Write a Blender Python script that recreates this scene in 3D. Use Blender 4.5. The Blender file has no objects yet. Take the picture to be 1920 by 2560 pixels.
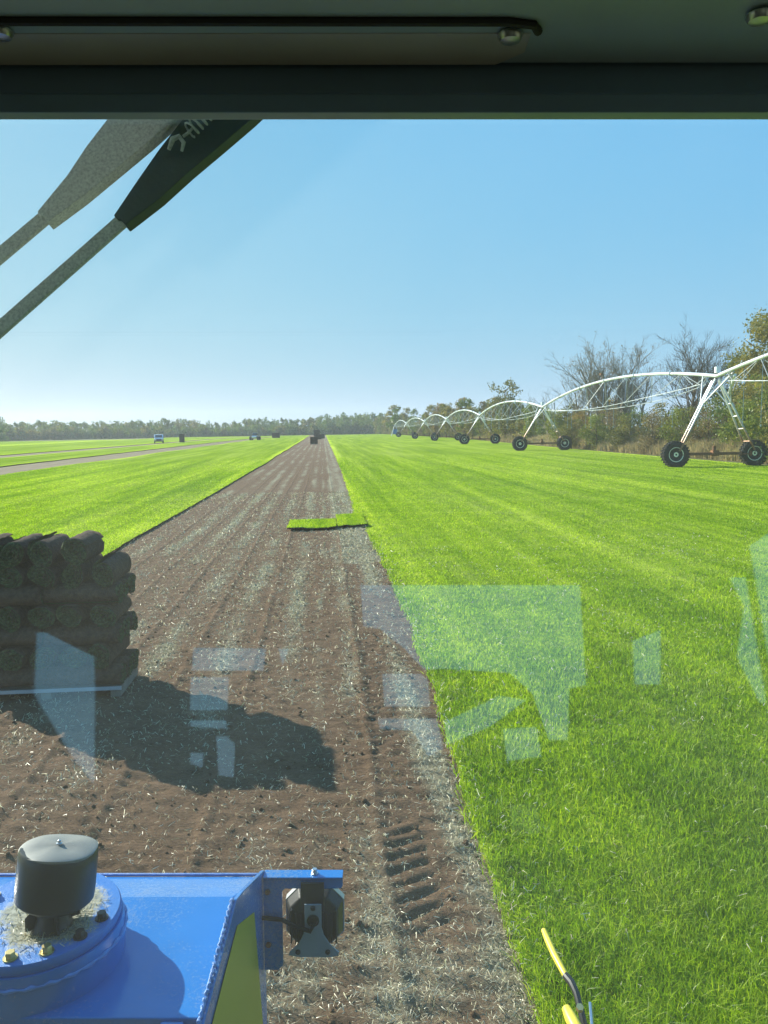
import bpy, bmesh, math, random
import numpy as np
from mathutils import Vector, Matrix
R = math.radians
random.seed(7)
rng = np.random.default_rng(11)
S = bpy.context.scene
col = S.collection

# ------------------------------------------------------------------ camera, sky, sun, exposure
EYE = 2.1
YAW, PITCH, ROLL = R(4.43), R(6.15), R(0.9)
fwd = Vector((math.sin(YAW)*math.cos(PITCH), math.cos(YAW)*math.cos(PITCH), -math.sin(PITCH)))
right = Vector((math.cos(YAW), -math.sin(YAW), 0))
roll_m = Matrix.Rotation(ROLL, 3, fwd)
r_ = roll_m @ right
u_ = roll_m @ right.cross(fwd)
cam = bpy.data.cameras.new('camera'); camo = bpy.data.objects.new('camera', cam); col.objects.link(camo)
cam.sensor_fit = 'VERTICAL'; cam.sensor_height = 34.6; cam.lens = 26.0
cam.clip_start = 0.05; cam.clip_end = 9000
camo.matrix_world = Matrix(((r_.x, u_.x, -fwd.x, 0), (r_.y, u_.y, -fwd.y, 0), (r_.z, u_.z, -fwd.z, EYE), (0, 0, 0, 1)))
S.camera = camo

SUN_EL, SUN_AZ = R(26), R(-48)          # azimuth measured clockwise from +Y: front left
W = bpy.data.worlds.new('World'); S.world = W; W.use_nodes = True
sky = W.node_tree.nodes.new('ShaderNodeTexSky'); sky.sky_type = 'NISHITA'; sky.sun_disc = False
sky.sun_elevation = SUN_EL; sky.sun_rotation = SUN_AZ
sky.air_density = 1.0; sky.dust_density = 0.25; sky.ozone_density = 3.0
# the camera's tone response compresses the sky per channel, everywhere alike
wt = W.node_tree; sp_ = wt.nodes.new('ShaderNodeSeparateColor'); cb_ = wt.nodes.new('ShaderNodeCombineColor'); wt.links.new(sky.outputs[0], sp_.inputs[0])
for ch, (g_, k_, r0) in enumerate(((.56, .94, 1.33), (.19, 2.58, 2.2), (-.11, 4.6, 3.2))):
    p_ = wt.nodes.new('ShaderNodeMath'); p_.operation = 'POWER'; p_.inputs[1].default_value = g_
    m_ = wt.nodes.new('ShaderNodeMath'); m_.operation = 'MULTIPLY'; m_.inputs[1].default_value = k_/r0**g_
    wt.links.new(sp_.outputs[ch], p_.inputs[0]); wt.links.new(p_.outputs[0], m_.inputs[0]); wt.links.new(m_.outputs[0], cb_.inputs[ch])
wt.links.new(cb_.outputs[0], wt.nodes['Background'].inputs[0])
W.node_tree.nodes['Background'].inputs[1].default_value = 0.10
sl = bpy.data.lights.new('sun', 'SUN'); slo = bpy.data.objects.new('sun', sl); col.objects.link(slo)
sl.energy = 5.0; sl.angle = R(0.5); sl.color = (1.0, 0.93, 0.82)
sd = Vector((math.sin(SUN_AZ)*math.cos(SUN_EL), math.cos(SUN_AZ)*math.cos(SUN_EL), math.sin(SUN_EL)))
slo.rotation_euler = sd.to_track_quat('Z', 'Y').to_euler()
S.view_settings.view_transform = 'Standard'; S.view_settings.look = 'None'
S.view_settings.exposure = 1.2; S.view_settings.gamma = 1
S.view_settings.use_curve_mapping = False
S.render.engine = 'CYCLES'
S.cycles.max_bounces = 8; S.cycles.transparent_max_bounces = 16

# ------------------------------------------------------------------ numeric noise
def _h(ix, iy, s):
    n = (ix.astype(np.int64)*374761393 + iy.astype(np.int64)*668265263 + s*1442695041) & 0xffffffff
    n = ((n ^ (n >> 13))*1274126177) & 0xffffffff
    return ((n ^ (n >> 16)) & 0xffff)/65535.0
def vn(x, y, s=0):
    x = np.asarray(x, float); y = np.asarray(y, float)
    ix = np.floor(x); iy = np.floor(y); fx = x-ix; fy = y-iy
    fx = fx*fx*(3-2*fx); fy = fy*fy*(3-2*fy)
    a = _h(ix, iy, s); b = _h(ix+1, iy, s); c = _h(ix, iy+1, s); d = _h(ix+1, iy+1, s)
    return (a*(1-fx)+b*fx)*(1-fy)+(c*(1-fx)+d*fx)*fy
def fbm(x, y, s=0, o=3):
    t = 0; a = .5
    for k in range(o):
        t = t+a*vn(x*2**k, y*2**k, s+k*17); a *= .5
    return t/(1-.5**o)

# ------------------------------------------------------------------ material helpers
class NT:
    def __init__(s, name):
        s.m = bpy.data.materials.new(name); s.m.use_nodes = True
        s.t = s.m.node_tree; s.t.nodes.clear()
        s.out = s.t.nodes.new('ShaderNodeOutputMaterial')
    def n(s, typ, **k):
        x = s.t.nodes.new('ShaderNode'+typ)
        for a, b in k.items(): setattr(x, a, b)
        return x
    def l(s, a, b): s.t.links.new(a, b)
    def noise(s, scale, detail=4, vec=None, rough=.55):
        x = s.n('TexNoise'); x.inputs['Scale'].default_value = scale; x.inputs['Detail'].default_value = detail
        x.inputs['Roughness'].default_value = rough
        if vec is not None: s.l(vec, x.inputs['Vector'])
        return x.outputs['Fac']
    def coord(s, kind='Object', scale=(1, 1, 1)):
        if kind == 'World': o = s.n('NewGeometry').outputs['Position']
        else: o = s.n('TexCoord').outputs[kind]
        m = s.n('Mapping'); m.inputs['Scale'].default_value = scale
        s.l(o, m.inputs['Vector']); return m.outputs[0]
    def ramp(s, fac, stops):
        x = s.n('ValToRGB'); s.l(fac, x.inputs[0]); e = x.color_ramp.elements
        while len(e) < len(stops): e.new(.5)
        for i, (p, c) in enumerate(stops):
            e[i].position = p; e[i].color = (*c, 1) if len(c) == 3 else c
        return x.outputs[0]
    def mix(s, fac, a, b, mode='MIX'):
        x = s.n('Mix', data_type='RGBA', blend_type=mode)
        for i, v in ((0, fac), (6, a), (7, b)):
            if isinstance(v, (int, float)): x.inputs[i].default_value = v
            elif isinstance(v, tuple): x.inputs[i].default_value = (*v, 1)
            else: s.l(v, x.inputs[i])
        return x.outputs[2]
    def attr(s, name):
        return s.n('Attribute', attribute_name=name).outputs['Fac']
    def bump(s, h, strength=.5, dist=.01):
        b = s.n('Bump'); b.inputs['Strength'].default_value = strength; b.inputs['Distance'].default_value = dist
        s.l(h, b.inputs['Height']); return b.outputs[0]
    def principled(s, color, rough=.5, metal=0, spec=.5, bump=None, coat=0):
        p = s.n('BsdfPrincipled')
        for nm, v in (('Base Color', color), ('Roughness', rough), ('Metallic', metal), ('Specular IOR Level', spec), ('Coat Weight', coat)):
            if isinstance(v, (int, float)): p.inputs[nm].default_value = v
            elif isinstance(v, tuple): p.inputs[nm].default_value = (*v, 1)
            else: s.l(v, p.inputs[nm])
        if bump is not None: s.l(bump, p.inputs['Normal'])
        s.l(p.outputs[0], s.out.inputs[0]); return p
def thin(name, build, trans=.45, tint=(1.25, 1.3, .6), gloss=.04):
    """leafy material: diffuse + translucent (light shining through) + slight gloss"""
    n = NT(name); c = build(n)
    d = n.n('BsdfDiffuse'); n.l(c, d.inputs[0])
    t = n.n('BsdfTranslucent'); n.l(n.mix(1.0, c, tint, 'MULTIPLY'), t.inputs[0])
    m = n.n('MixShader'); m.inputs[0].default_value = trans; n.l(d.outputs[0], m.inputs[1]); n.l(t.outputs[0], m.inputs[2])
    g = n.n('BsdfGlossy'); g.inputs['Roughness'].default_value = .38
    m2 = n.n('MixShader'); m2.inputs[0].default_value = gloss; n.l(m.outputs[0], m2.inputs[1]); n.l(g.outputs[0], m2.inputs[2])
    n.l(m2.outputs[0], n.out.inputs[0]); return n.m
M = {}
def solid(name, c, rough=.5, metal=0, var=.12, scale=14, bump=0, spec=.5, coat=0):
    n = NT(name); f = n.noise(scale, 5, n.coord('Object'))
    cc = n.ramp(f, [(.3, tuple(v*(1-var) for v in c)), (.7, tuple(min(1, v*(1+var)) for v in c))])
    b = n.bump(n.noise(scale*9, 4, n.coord('Object')), bump, .003) if bump else None
    n.principled(cc, rough, metal, spec, b, coat); M[name] = n.m; return n.m

# turf: used for the sheet; blades share the same large-scale tone
def turf_tone(n, lo, mid, hi):
    w1 = n.noise(1.0, 4, n.coord('World', (1.1, .035, 1)))       # mowing direction streaks
    w2 = n.noise(1.0, 3, n.coord('World', (.22, .05, 1)))
    w3 = n.noise(3.2, 4, n.coord('World', (1, .8, 1)))
    a = n.n('Math', operation='MULTIPLY_ADD'); n.l(w1, a.inputs[0]); a.inputs[1].default_value = .75
    b = n.n('Math', operation='MULTIPLY_ADD'); n.l(w2, b.inputs[0]); b.inputs[1].default_value = .55; b.inputs[2].default_value = -.25
    n.l(b.outputs[0], a.inputs[2])
    w4 = n.noise(1.0, 5, n.coord('World', (.10, 1.3, 1)), .6)     # faint tracks across
    w5 = n.noise(1.0, 5, n.coord('World', (2.6, .05, 1)), .65)    # narrow wheel lines
    d4 = n.n('Math', operation='MULTIPLY_ADD'); n.l(w4, d4.inputs[0]); d4.inputs[1].default_value = .30; d4.inputs[2].default_value = -.15; n.l(a.outputs[0], d4.inputs[2])
    d5 = n.n('Math', operation='MULTIPLY_ADD'); n.l(w5, d5.inputs[0]); d5.inputs[1].default_value = .65; n.l(d4.outputs[0], d5.inputs[2])
    c = n.n('Math', operation='MULTIPLY_ADD'); n.l(w3, c.inputs[0]); c.inputs[1].default_value = .3; n.l(d5.outputs[0], c.inputs[2])
    cm = n.n('Math', operation='ADD'); n.l(c.outputs[0], cm.inputs[0]); cm.inputs[1].default_value = -.475; c = cm
    g = n.ramp(c.outputs[0], [(.36, lo), (.55, mid), (.74, hi)])
    pale = n.noise(1.0, 5, n.coord('World', (.55, .07, 1.3)), .62); pale2 = n.noise(2.3, 5, n.coord('World', (1, .6, 1)), .7)
    pm = n.n('Math', operation='MULTIPLY'); n.l(pale, pm.inputs[0]); n.l(pale2, pm.inputs[1])
    return n.mix(n.ramp(pm.outputs[0], [(.24, (0, 0, 0)), (.40, (.5, .5, .5))]), g, (.24, .30, .10))
def m_turf():
    n = NT('turf_sheet'); c = turf_tone(n, (.175, .285, .014), (.28, .39, .024), (.40, .50, .06))
    f = n.noise(60, 5, n.coord('World', (1, .35, 1)), .7)
    c = n.mix(n.ramp(f, [(.35, (0, 0, 0)), (.7, (1, 1, 1))]), n.mix(1.0, c, (.72, .72, .6), 'MULTIPLY'), n.mix(1.0, c, (1.15, 1.1, 1.2), 'MULTIPLY'))
    d = n.n('BsdfDiffuse'); n.l(c, d.inputs[0]); n.l(n.bump(f, .9, .03), d.inputs['Normal'])
    n.l(d.outputs[0], n.out.inputs[0]); M['turf_sheet'] = n.m
m_turf()
def grass_col(n):
    base = turf_tone(n, (.150, .270, .010), (.265, .385, .018), (.39, .49, .045))
    r = n.attr('rnd')
    v = n.ramp(r, [(0, (.45, .5, .5)), (.45, (.85, .9, .85)), (.85, (1.25, 1.15, 1.0)), (.93, (1.3, 1.15, 1.3)), (.97, (1.7, 1.3, 4.5))])
    return n.mix(1.0, base, v, 'MULTIPLY')
M['grass'] = thin('grass_blade', grass_col, .5, (1.3, 1.4, .35), .015)
def under_col(n): return n.ramp(n.noise(30, 4, n.coord('World')), [(.35, (.03, .05, .012)), (.65, (.07, .11, .02))])
n = NT('turf_thatch'); n.principled(under_col(n), .95, spec=.1); M['thatch'] = n.m
def straw_col(n):
    return n.ramp(n.attr('rnd'), [(0, (.24, .19, .10)), (.3, (.38, .34, .20)), (.55, (.56, .50, .33)), (.85, (.72, .66, .48)), (.93, (.70, .66, .46)), (1, (.30, .34, .16))])
M['straw'] = thin('straw_clipping', straw_col, .3, (1, 1, .8), .05)
def m_soil():
    n = NT('soil')
    co = n.coord('World')
    f1 = n.noise(5, 6, co, .6); f2 = n.noise(48, 6, n.coord('World', (.55, 1.5, 1)), .72)
    base = n.ramp(f1, [(.3, (.155, .094, .054)), (.7, (.265, .165, .096))])
    base = n.mix(n.ramp(f2, [(.3, (0, 0, 0)), (.75, (1, 1, 1))]), n.mix(1.0, base, (.5, .47, .45), 'MULTIPLY'), n.mix(1.0, base, (1.3, 1.3, 1.3), 'MULTIPLY'))
    f3 = n.noise(150, 4, n.coord('World', (.6, 1.3, 1)), .75)
    base = n.mix(n.ramp(f3, [(.36, (1, 1, 1)), (.50, (0, 0, 0))]), base, n.mix(1.0, base, (.55, .50, .47), 'MULTIPLY'))  # crevice shade put into the colour at low spots of the bump
    st = n.attr('straw')
    sn = n.noise(70, 4, n.coord('World', (1, .6, 1)), .8)
    a = n.n('Math', operation='MULTIPLY_ADD'); n.l(sn, a.inputs[0]); a.inputs[1].default_value = 1.6
    ad = n.n('Math', operation='MULTIPLY_ADD'); n.l(st, ad.inputs[0]); ad.inputs[1].default_value = 1.0; ad.inputs[2].default_value = -1.24
    n.l(ad.outputs[0], a.inputs[2])
    k = n.n('Clamp'); n.l(a.outputs[0], k.inputs[0])
    sc = n.ramp(n.noise(25, 3, co), [(.35, (.20, .175, .105)), (.65, (.37, .33, .225))])
    c = n.mix(k.outputs[0], base, sc)
    n.principled(c, .95, spec=.15, bump=n.bump(n.mix(.4, f2, f3), 1, .035)); M['soil'] = n.m
m_soil()
def m_rough():
    n = NT('rough_ground'); n.principled(n.ramp(n.noise(2, 6, n.coord('World')), [(.3, (.09, .10, .035)), (.5, (.13, .12, .05)), (.7, (.17, .14, .07))]), .95, spec=.1)
    M['rough'] = n.m
m_rough()
def m_blue():
    n = NT('blue_paint'); co = n.coord('Object'); f = n.noise(3, 6, co, .65); g = n.noise(120, 5, co, .8); k = n.noise(9, 4, co)
    a = n.n('Math', operation='MULTIPLY'); n.l(f, a.inputs[0]); n.l(g, a.inputs[1])
    d = n.ramp(a.outputs[0], [(.27, (0, 0, 0)), (.42, (.5, .5, .5))])
    c = n.mix(d, n.ramp(k, [(.3, (.016, .160, .46)), (.7, (.022, .185, .52))]), (.30, .31, .27))
    n.principled(c, n.mix(d, (.20, .20, .20), (.8, .8, .8)), bump=n.bump(n.noise(14, 3, co), .05, .004), coat=.3); M['blue_paint'] = n.m
m_blue()
solid('blue_weld', (.10, .26, .60), .42, 0, .2, 60, .6)
solid('black_plastic', (.026, .027, .026), .40, 0, .25, 8, .04)
solid('cap_lid', (.21, .21, .19), .5, 0, .25, 9, .05)
solid('rubber', (.022, .022, .021), .85, 0, .35, 9, .4, .25)
solid('cab_trim', (.17, .25, .32), .36, 0, .12, 5, .15)
solid('cab_panel', (.26, .34, .40), .32, 0, .12, 5, .15)
solid('cab_dark', (.010, .011, .012), .7, 0, .1, 6)
solid('plate_trim', (.32, .315, .31), .36, 0, .12, 6, .15)
solid('wiper_black', (.012, .014, .015), .5, 0, .2, 20, .2)
solid('wiper_dusty', (.42, .42, .40), .8, 0, .3, 330, .3, .2)
solid('brass_zinc', (.62, .50, .22), .38, .75, .15, 20)
solid('steel', (.52, .55, .58), .32, .85, .12, 20)
solid('plate_grey', (.26, .33, .40), .42, .3, .12, 8, .1)
solid('galvanised', (.38, .41, .43), .45, .3, .12, 3, .05)
solid('white_paint', (.74, .76, .76), .4, 0, .1, 2)
solid('pipe_zinc', (.62, .65, .67), .42, .25, .14, 1.2, .05)
solid('rusty', (.20, .085, .035), .8, .1, .5, 3, .3)
solid('rim_cream', (.80, .78, .62), .6, .2, .25, 4, .2)
solid('yellow_paint', (.78, .60, .06), .4, 0, .12, 18, .1)
solid('decal_yellow', (.36, .37, .03), .35, 0, .06, 6)
solid('wood', (.20, .18, .14), .8, 0, .25, 8, .4)
solid('dark_window', (.02, .025, .03), .1)
solid('silver_paint', (.62, .64, .66), .25, .5, .05, 2)
solid('bark', (.11, .085, .06), .9, 0, .35, 6, .4, .2)
solid('bark_pale', (.24, .21, .17), .9, 0, .35, 6, .4, .2)
solid('blue_box', (.02, .14, .42), .5)
solid('lamp_red', (.5, .02, .02), .3)
def m_leg():
    n = NT('leg_tube'); g = n.n('NewGeometry').outputs['Position']
    sx = n.n('SeparateXYZ'); n.l(g, sx.inputs[0])
    a = n.n('MapRange'); n.l(sx.outputs[2], a.inputs[0]); a.inputs[1].default_value = 1.2; a.inputs[2].default_value = 2.9
    nn = n.noise(5, 5, n.coord('World'))
    s2 = n.n('Math', operation='MULTIPLY_ADD'); n.l(nn, s2.inputs[0]); s2.inputs[1].default_value = .8; s2.inputs[2].default_value = -.4
    s3 = n.n('Math', operation='ADD', use_clamp=True); n.l(a.outputs[0], s3.inputs[0]); n.l(s2.outputs[0], s3.inputs[1])
    n.principled(n.mix(s3.outputs[0], (.26, .13, .06), (.66, .68, .69)), .5, .3); M['leg'] = n.m
m_leg()
def m_roll_end():
    n = NT('roll_end'); f = n.noise(45, 5, n.coord('Object'), .75)
    n.principled(n.ramp(f, [(.35, (.025, .024, .015)), (.5, (.06, .07, .03)), (.62, (.10, .12, .05)), (.75, (.24, .26, .13))]), .95, spec=.1, bump=n.bump(f, .8, .01)); M['roll_end'] = n.m
    n = NT('roll_soil'); f = n.noise(26, 6, n.coord('Object', (1, 1, 1)), .7)
    n.principled(n.ramp(f, [(.3, (.055, .036, .024)), (.7, (.135, .088, .06))]), .95, spec=.12, bump=n.bump(f, 1, .03)); M['roll_soil'] = n.m
    n = NT('roll_grass'); f = n.noise(50, 5, n.coord('Object'), .7)
    n.principled(n.ramp(f, [(.3, (.03, .055, .02)), (.7, (.09, .14, .05))]), .95, spec=.1, bump=n.bump(f, .9, .01)); M['roll_grass'] = n.m
m_roll_end()
def m_disc():
    n = NT('dusty_blue'); co = n.coord('Object')
    v = n.n('TexCoord').outputs['Object']
    d = n.n('VectorMath', operation='DISTANCE'); n.l(v, d.inputs[0]); d.inputs[1].default_value = (-.69, 1.50, EYE-1.0)
    f = n.noise(90, 5, co, .8); big = n.noise(12, 3, co)
    a = n.n('Math', operation='MULTIPLY_ADD'); n.l(d.outputs['Value'], a.inputs[0]); a.inputs[1].default_value = -9; a.inputs[2].default_value = .78
    b = n.n('Math', operation='ADD'); n.l(a.outputs[0], b.inputs[0]); n.l(big, b.inputs[1])
    c = n.n('Math', operation='ADD'); n.l(b.outputs[0], c.inputs[0]); n.l(f, c.inputs[1])
    k = n.ramp(c.outputs[0], [(.78, (0, 0, 0)), (1.0, (1, 1, 1))])
    cc = n.mix(k, (.035, .18, .52), n.ramp(f, [(.35, (.12, .12, .09)), (.6, (.42, .42, .34))]))
    rr = n.mix(k, (.3, .3, .3), (.95, .95, .95))
    n.principled(cc, rr, bump=n.bump(f, .4, .004)); M['dusty_blue'] = n.m
m_disc()
def m_glass():
    n = NT('windscreen_glass')
    tr = n.n('BsdfTransparent'); tr.inputs[0].default_value = (.955, .985, .97, 1)
    gl = n.n('BsdfGlossy'); gl.inputs['Roughness'].default_value = 0.02; gl.inputs[0].default_value = (.80, 1, 1, 1)
    fr = n.n('Fresnel'); bf = n.n('MapRange'); n.l(n.n('NewGeometry').outputs['Backfacing'], bf.inputs[0]); bf.inputs[3].default_value = 1.70; bf.inputs[4].default_value = 1/1.70; n.l(bf.outputs[0], fr.inputs[0])
    m = n.n('MixShader'); n.l(fr.outputs[0], m.inputs[0]); n.l(tr.outputs[0], m.inputs[1]); n.l(gl.outputs[0], m.inputs[2])
    # dust film: scatters a little sunlight towards the driver
    co = n.coord('Object'); big = n.noise(3.5, 4, co); fine = n.noise(260, 2, co)
    specks = n.ramp(fine, [(.75, (0, 0, 0)), (.79, (.12, .12, .12))])
    film = n.ramp(big, [(.3, (.006, .006, .006)), (.7, (.020, .020, .020))])
    dd = n.n('Mix', data_type='RGBA', blend_type='ADD'); dd.inputs[0].default_value = 1; n.l(film, dd.inputs[6]); n.l(specks, dd.inputs[7])
    tl = n.n('BsdfTranslucent'); tl.inputs[0].default_value = (.75, .77, .72, 1)
    m2 = n.n('MixShader'); n.l(dd.outputs[2], m2.inputs[0]); n.l(m.outputs[0], m2.inputs[1]); n.l(tl.outputs[0], m2.inputs[2])
    n.l(m2.outputs[0], n.out.inputs[0]); M['glass'] = n.m
m_glass()
def leaf_mat(name, stops, trans=.4, rough_tint=(1.2, 1.2, .6)):
    def c(n):
        r = n.ramp(n.attr('rnd'), stops)
        o = n.n('ObjectInfo').outputs['Random']
        v = n.ramp(o, [(0, (.78, .82, .9)), (.5, (1, 1, 1)), (1, (1.25, 1.1, .85))])
        return n.mix(1.0, r, v, 'MULTIPLY')
    M[name] = thin(name, c, trans, rough_tint, .02)
leaf_mat('leaf_green', [(0, (.06, .10, .02)), (.5, (.14, .19, .04)), (1, (.26, .28, .06))])
leaf_mat('leaf_olive', [(0, (.08, .09, .025)), (.5, (.20, .19, .055)), (1, (.36, .28, .09))])
leaf_mat('leaf_brown', [(0, (.11, .085, .045)), (.5, (.20, .155, .085)), (1, (.30, .23, .13))])
leaf_mat('leaf_lime', [(0, (.08, .12, .02)), (.5, (.14, .20, .04)), (1, (.22, .28, .07))])
leaf_mat('weed', [(0, (.16, .135, .07)), (.35, (.30, .25, .13)), (.7, (.44, .36, .20)), (1, (.28, .31, .09))], .5, (1.25, 1.15, .9))
leaf_mat('far_leaf', [(0, (.06, .11, .03)), (.5, (.13, .20, .05)), (1, (.25, .30, .08))])

# ------------------------------------------------------------------ object helpers
def tag(o, label=None, cat=None, group=None, kind=None):
    if label: o['label'] = label
    if cat: o['category'] = cat
    if group: o['group'] = group
    if kind: o['kind'] = kind
    return o
def empty(name, loc=(0, 0, 0), rz=0):
    o = bpy.data.objects.new(name, None); col.objects.link(o); o.location = loc; o.rotation_euler = (0, 0, rz)
    o.empty_display_size = .2
    return o
def link(name, me, parent=None, mat=None):
    o = bpy.data.objects.new(name, me); col.objects.link(o)
    if mat is not None:
        me.materials.clear()
        for m in (mat if isinstance(mat, (list, tuple)) else [mat]): me.materials.append(m)
    if parent: o.parent = parent
    return o
class MB:
    def __init__(s): s.v = []; s.f = []; s.mi = []; s.smooth = []
    def add(s, vs, fs, mi=0, sm=False):
        b = len(s.v); s.v += [tuple(p) for p in vs]
        for f in fs: s.f.append(tuple(b+i for i in f)); s.mi.append(mi); s.smooth.append(sm)
        return s
    def box(s, c, d, rot=None, mi=0):
        vs = []
        for x in (-.5, .5):
            for y in (-.5, .5):
                for z in (-.5, .5):
                    p = Vector((x*d[0], y*d[1], z*d[2]))
                    if rot is not None: p = rot @ p
                    vs.append(tuple(Vector(c)+p))
        return s.add(vs, [(0, 1, 3, 2), (4, 6, 7, 5), (0, 4, 5, 1), (2, 3, 7, 6), (0, 2, 6, 4), (1, 5, 7, 3)], mi)
    def bx(s, a, b, mi=0):
        return s.box([(a[i]+b[i])/2 for i in range(3)], [abs(b[i]-a[i]) for i in range(3)], None, mi)
    def tube(s, pts, rad, n=8, cap=True, mi=0, sm=True):
        pts = [Vector(p) for p in pts]
        if not hasattr(rad, '__len__'): rad = [rad]*len(pts)
        vs = []; a = None
        for i, p in enumerate(pts):
            t = (pts[min(i+1, len(pts)-1)]-pts[max(i-1, 0)]).normalized()
            if a is None: a = t.orthogonal().normalized()
            else:
                a = a-t*a.dot(t); a = a.normalized() if a.length > 1e-6 else t.orthogonal().normalized()
            b = t.cross(a)
            for k in range(n):
                q = 2*math.pi*k/n; vs.append(p+(a*math.cos(q)+b*math.sin(q))*rad[i])
        fs = [(i*n+k, i*n+(k+1) % n, (i+1)*n+(k+1) % n, (i+1)*n+k) for i in range(len(pts)-1) for k in range(n)]
        if cap: fs += [tuple(range(n))[::-1], tuple((len(pts)-1)*n+k for k in range(n))]
        return s.add(vs, fs, mi, sm)
    def lathe(s, prof, n=24, c=(0, 0, 0), rot=None, mi=0, sm=True, fn=None):
        vs = []
        for r, z in prof:
            for k in range(n):
                q = 2*math.pi*k/n; p = Vector((r*math.cos(q), r*math.sin(q), z))
                if fn: p = fn(p, q)
                if rot is not None: p = rot @ p
                vs.append(p+Vector(c))
        fs = [(i*n+k, i*n+(k+1) % n, (i+1)*n+(k+1) % n, (i+1)*n+k) for i in range(len(prof)-1) for k in range(n)]
        fs += [tuple(range(n))[::-1], tuple((len(prof)-1)*n+k for k in range(n))]
        return s.add(vs, fs, mi, sm)
    def prism(s, poly, d, mi=0):
        """poly: 3-D loop, extruded along vector d"""
        n = len(poly); d = Vector(d); vs = [Vector(p) for p in poly]; vs += [p+d for p in vs]
        return s.add(vs, [tuple(range(n)), tuple(range(2*n-1, n-1, -1))]+[(i, i+n, (i+1) % n+n, (i+1) % n) for i in range(n)], mi)
    def mesh(s, name):
        me = bpy.data.meshes.new(name); me.from_pydata(s.v, [], s.f)
        me.polygons.foreach_set('material_index', s.mi); me.polygons.foreach_set('use_smooth', s.smooth)
        bm = bmesh.new(); bm.from_mesh(me); bmesh.ops.recalc_face_normals(bm, faces=bm.faces); bm.to_mesh(me); bm.free()
        me.update(); return me
    def build(s, name, mat, parent=None, bevel=0, sharp=True):
        me = s.mesh(name); o = link(name, me, parent, mat)
        if sharp and any(s.smooth): me.set_sharp_from_angle(angle=R(35))
        if bevel:
            b = o.modifiers.new('bevel', 'BEVEL'); b.width = bevel; b.segments = 2; b.limit_method = 'ANGLE'; b.angle_limit = R(35)
        return o
def np_mesh(name, V, F, rnd=None, mats=(), attr='rnd', smooth=False):
    """V (n,3); F (m,3|4)"""
    me = bpy.data.meshes.new(name); k = F.shape[1]
    me.vertices.add(len(V)); me.vertices.foreach_set('co', V.astype(np.float32).ravel())
    me.loops.add(F.size); me.loops.foreach_set('vertex_index', F.astype(np.int32).ravel())
    me.polygons.add(len(F)); me.polygons.foreach_set('loop_start', np.arange(0, F.size, k, dtype=np.int32))
    if smooth: me.polygons.foreach_set('use_smooth', np.ones(len(F), bool))
    if rnd is not None:
        a = me.attributes.new(attr, 'FLOAT', 'POINT'); a.data.foreach_set('value', rnd.astype(np.float32))
    for m in mats: me.materials.append(m)
    me.update(calc_edges=True); return me

# ------------------------------------------------------------------ field layout
EDGE_R = ([2, 2.6, 3.85, 5.9, 8, 10.3, 14, 16.2, 17.6, 19.2, 25, 43, 80, 150, 330], [.72, .73, .74, .84, .88, .91, .86, .86, .92, .74, .80, .92, .95, 1.0, 1.2])
def xr(y): return np.interp(y, *EDGE_R)+.035*(fbm(y*1.7, 0*y+3, 5)-.5)*2*np.clip(y/6, .6, 1.6)
def xl(y): return -3.74+.30*(vn(y/7.0, 0*y+.5, 9)-.5)*np.clip((y-12)/25, 0, 1)+.05*(fbm(y*1.5, 0*y+8, 4)-.5)
def xl_far(y): return np.interp(y, [0, 60, 120, 330], [0, 0, -.35, -1.6])
def XL(y): return xl(y)+xl_far(y)
LANES = [(.66, .10, .9), (.22, .10, .75), (-.04, .05, .5), (-.38, .11, .75), (-.95, .12, .75), (-1.55, .12, .8), (-2.1, .11, .8), (-2.7, .12, .75), (-3.3, .12, .75)]
def straw(x, y):
    """density of pale clippings on the cut soil, 0..1"""
    m = .07+.34*fbm(x*1.3, y*.45, 21)
    for c, w, a in LANES:
        cx = c+.14*(vn(y*.35, 0*y+c*3, 33)-.5)
        lane = np.exp(-((x-cx)/w)**2)*a
        m = m+lane*np.clip(2.4*fbm(x*.6+c, y*.55, 40)-.65, 0, 1.3)
    m = m+.5*np.exp(-((x+.1)/.75)**2-((y-2.75)/.22)**2)*(.4+fbm(x*6, y*6, 44))
    m = m+np.where((y > 18.6) & (x > .22), .42, 0)*(.6+.5*fbm(x*4, y*.7, 71))
    m = m+np.where((y > 12) & (y < 17.5) & (x > .28), .6, 0)
    m = 1.25*m*(.45+1.1*fbm(x*5, y*4, 60))
    m = np.where(y > 8, m*(.75+.5*fbm(x*2.3, y*.06, 81)), m)
    return np.clip(m, 0, 1.3)
def soil_h(x, y):
    h = .014*(fbm(x*10, y*14, 2, 4)-.5)*2+.012*(fbm(x*2, y*22, 6, 3)-.5)
    h = h+.010*np.sin((y+.25*x)*2*math.pi/.14)*np.clip(2*fbm(x*1.2, y*.3, 90)-.7, 0, 1)
    # tyre lug prints
    for x0, w, y0, y1, a, sl in ((.385, .12, 2.95, 4.0, .016, .45), (.40, .15, 4.6, 12, .007, .5), (-1.25, .2, 3, 14, .007, -.5)):
        m = np.clip((w-np.abs(x-x0-.03*np.sin(y)))/.04, 0, 1)*np.clip((y-y0)/.15, 0, 1)*np.clip((y1-y)/.15, 0, 1)
        ph = ((y-sl*(x-x0))/.115+.35*(vn(x*6, y*2, 66)-.5)) % 1
        h = h*(1-.6*m*(a > .01))-a*m*np.clip(np.sin(ph*2*math.pi)*2.2-.7, -.45, 1)*np.clip(.6+.8*vn(x*5, y*7, 67), 0, 1)
    for c in (.26, -.68, -1.28, -1.85, -2.42, -3.0):           # low ridges left between lifted strips
        h = h+.014*np.exp(-((x-c-.05*(vn(y*.3, 0*y+c, 7)-.5))/.03)**2)
    return h

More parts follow.
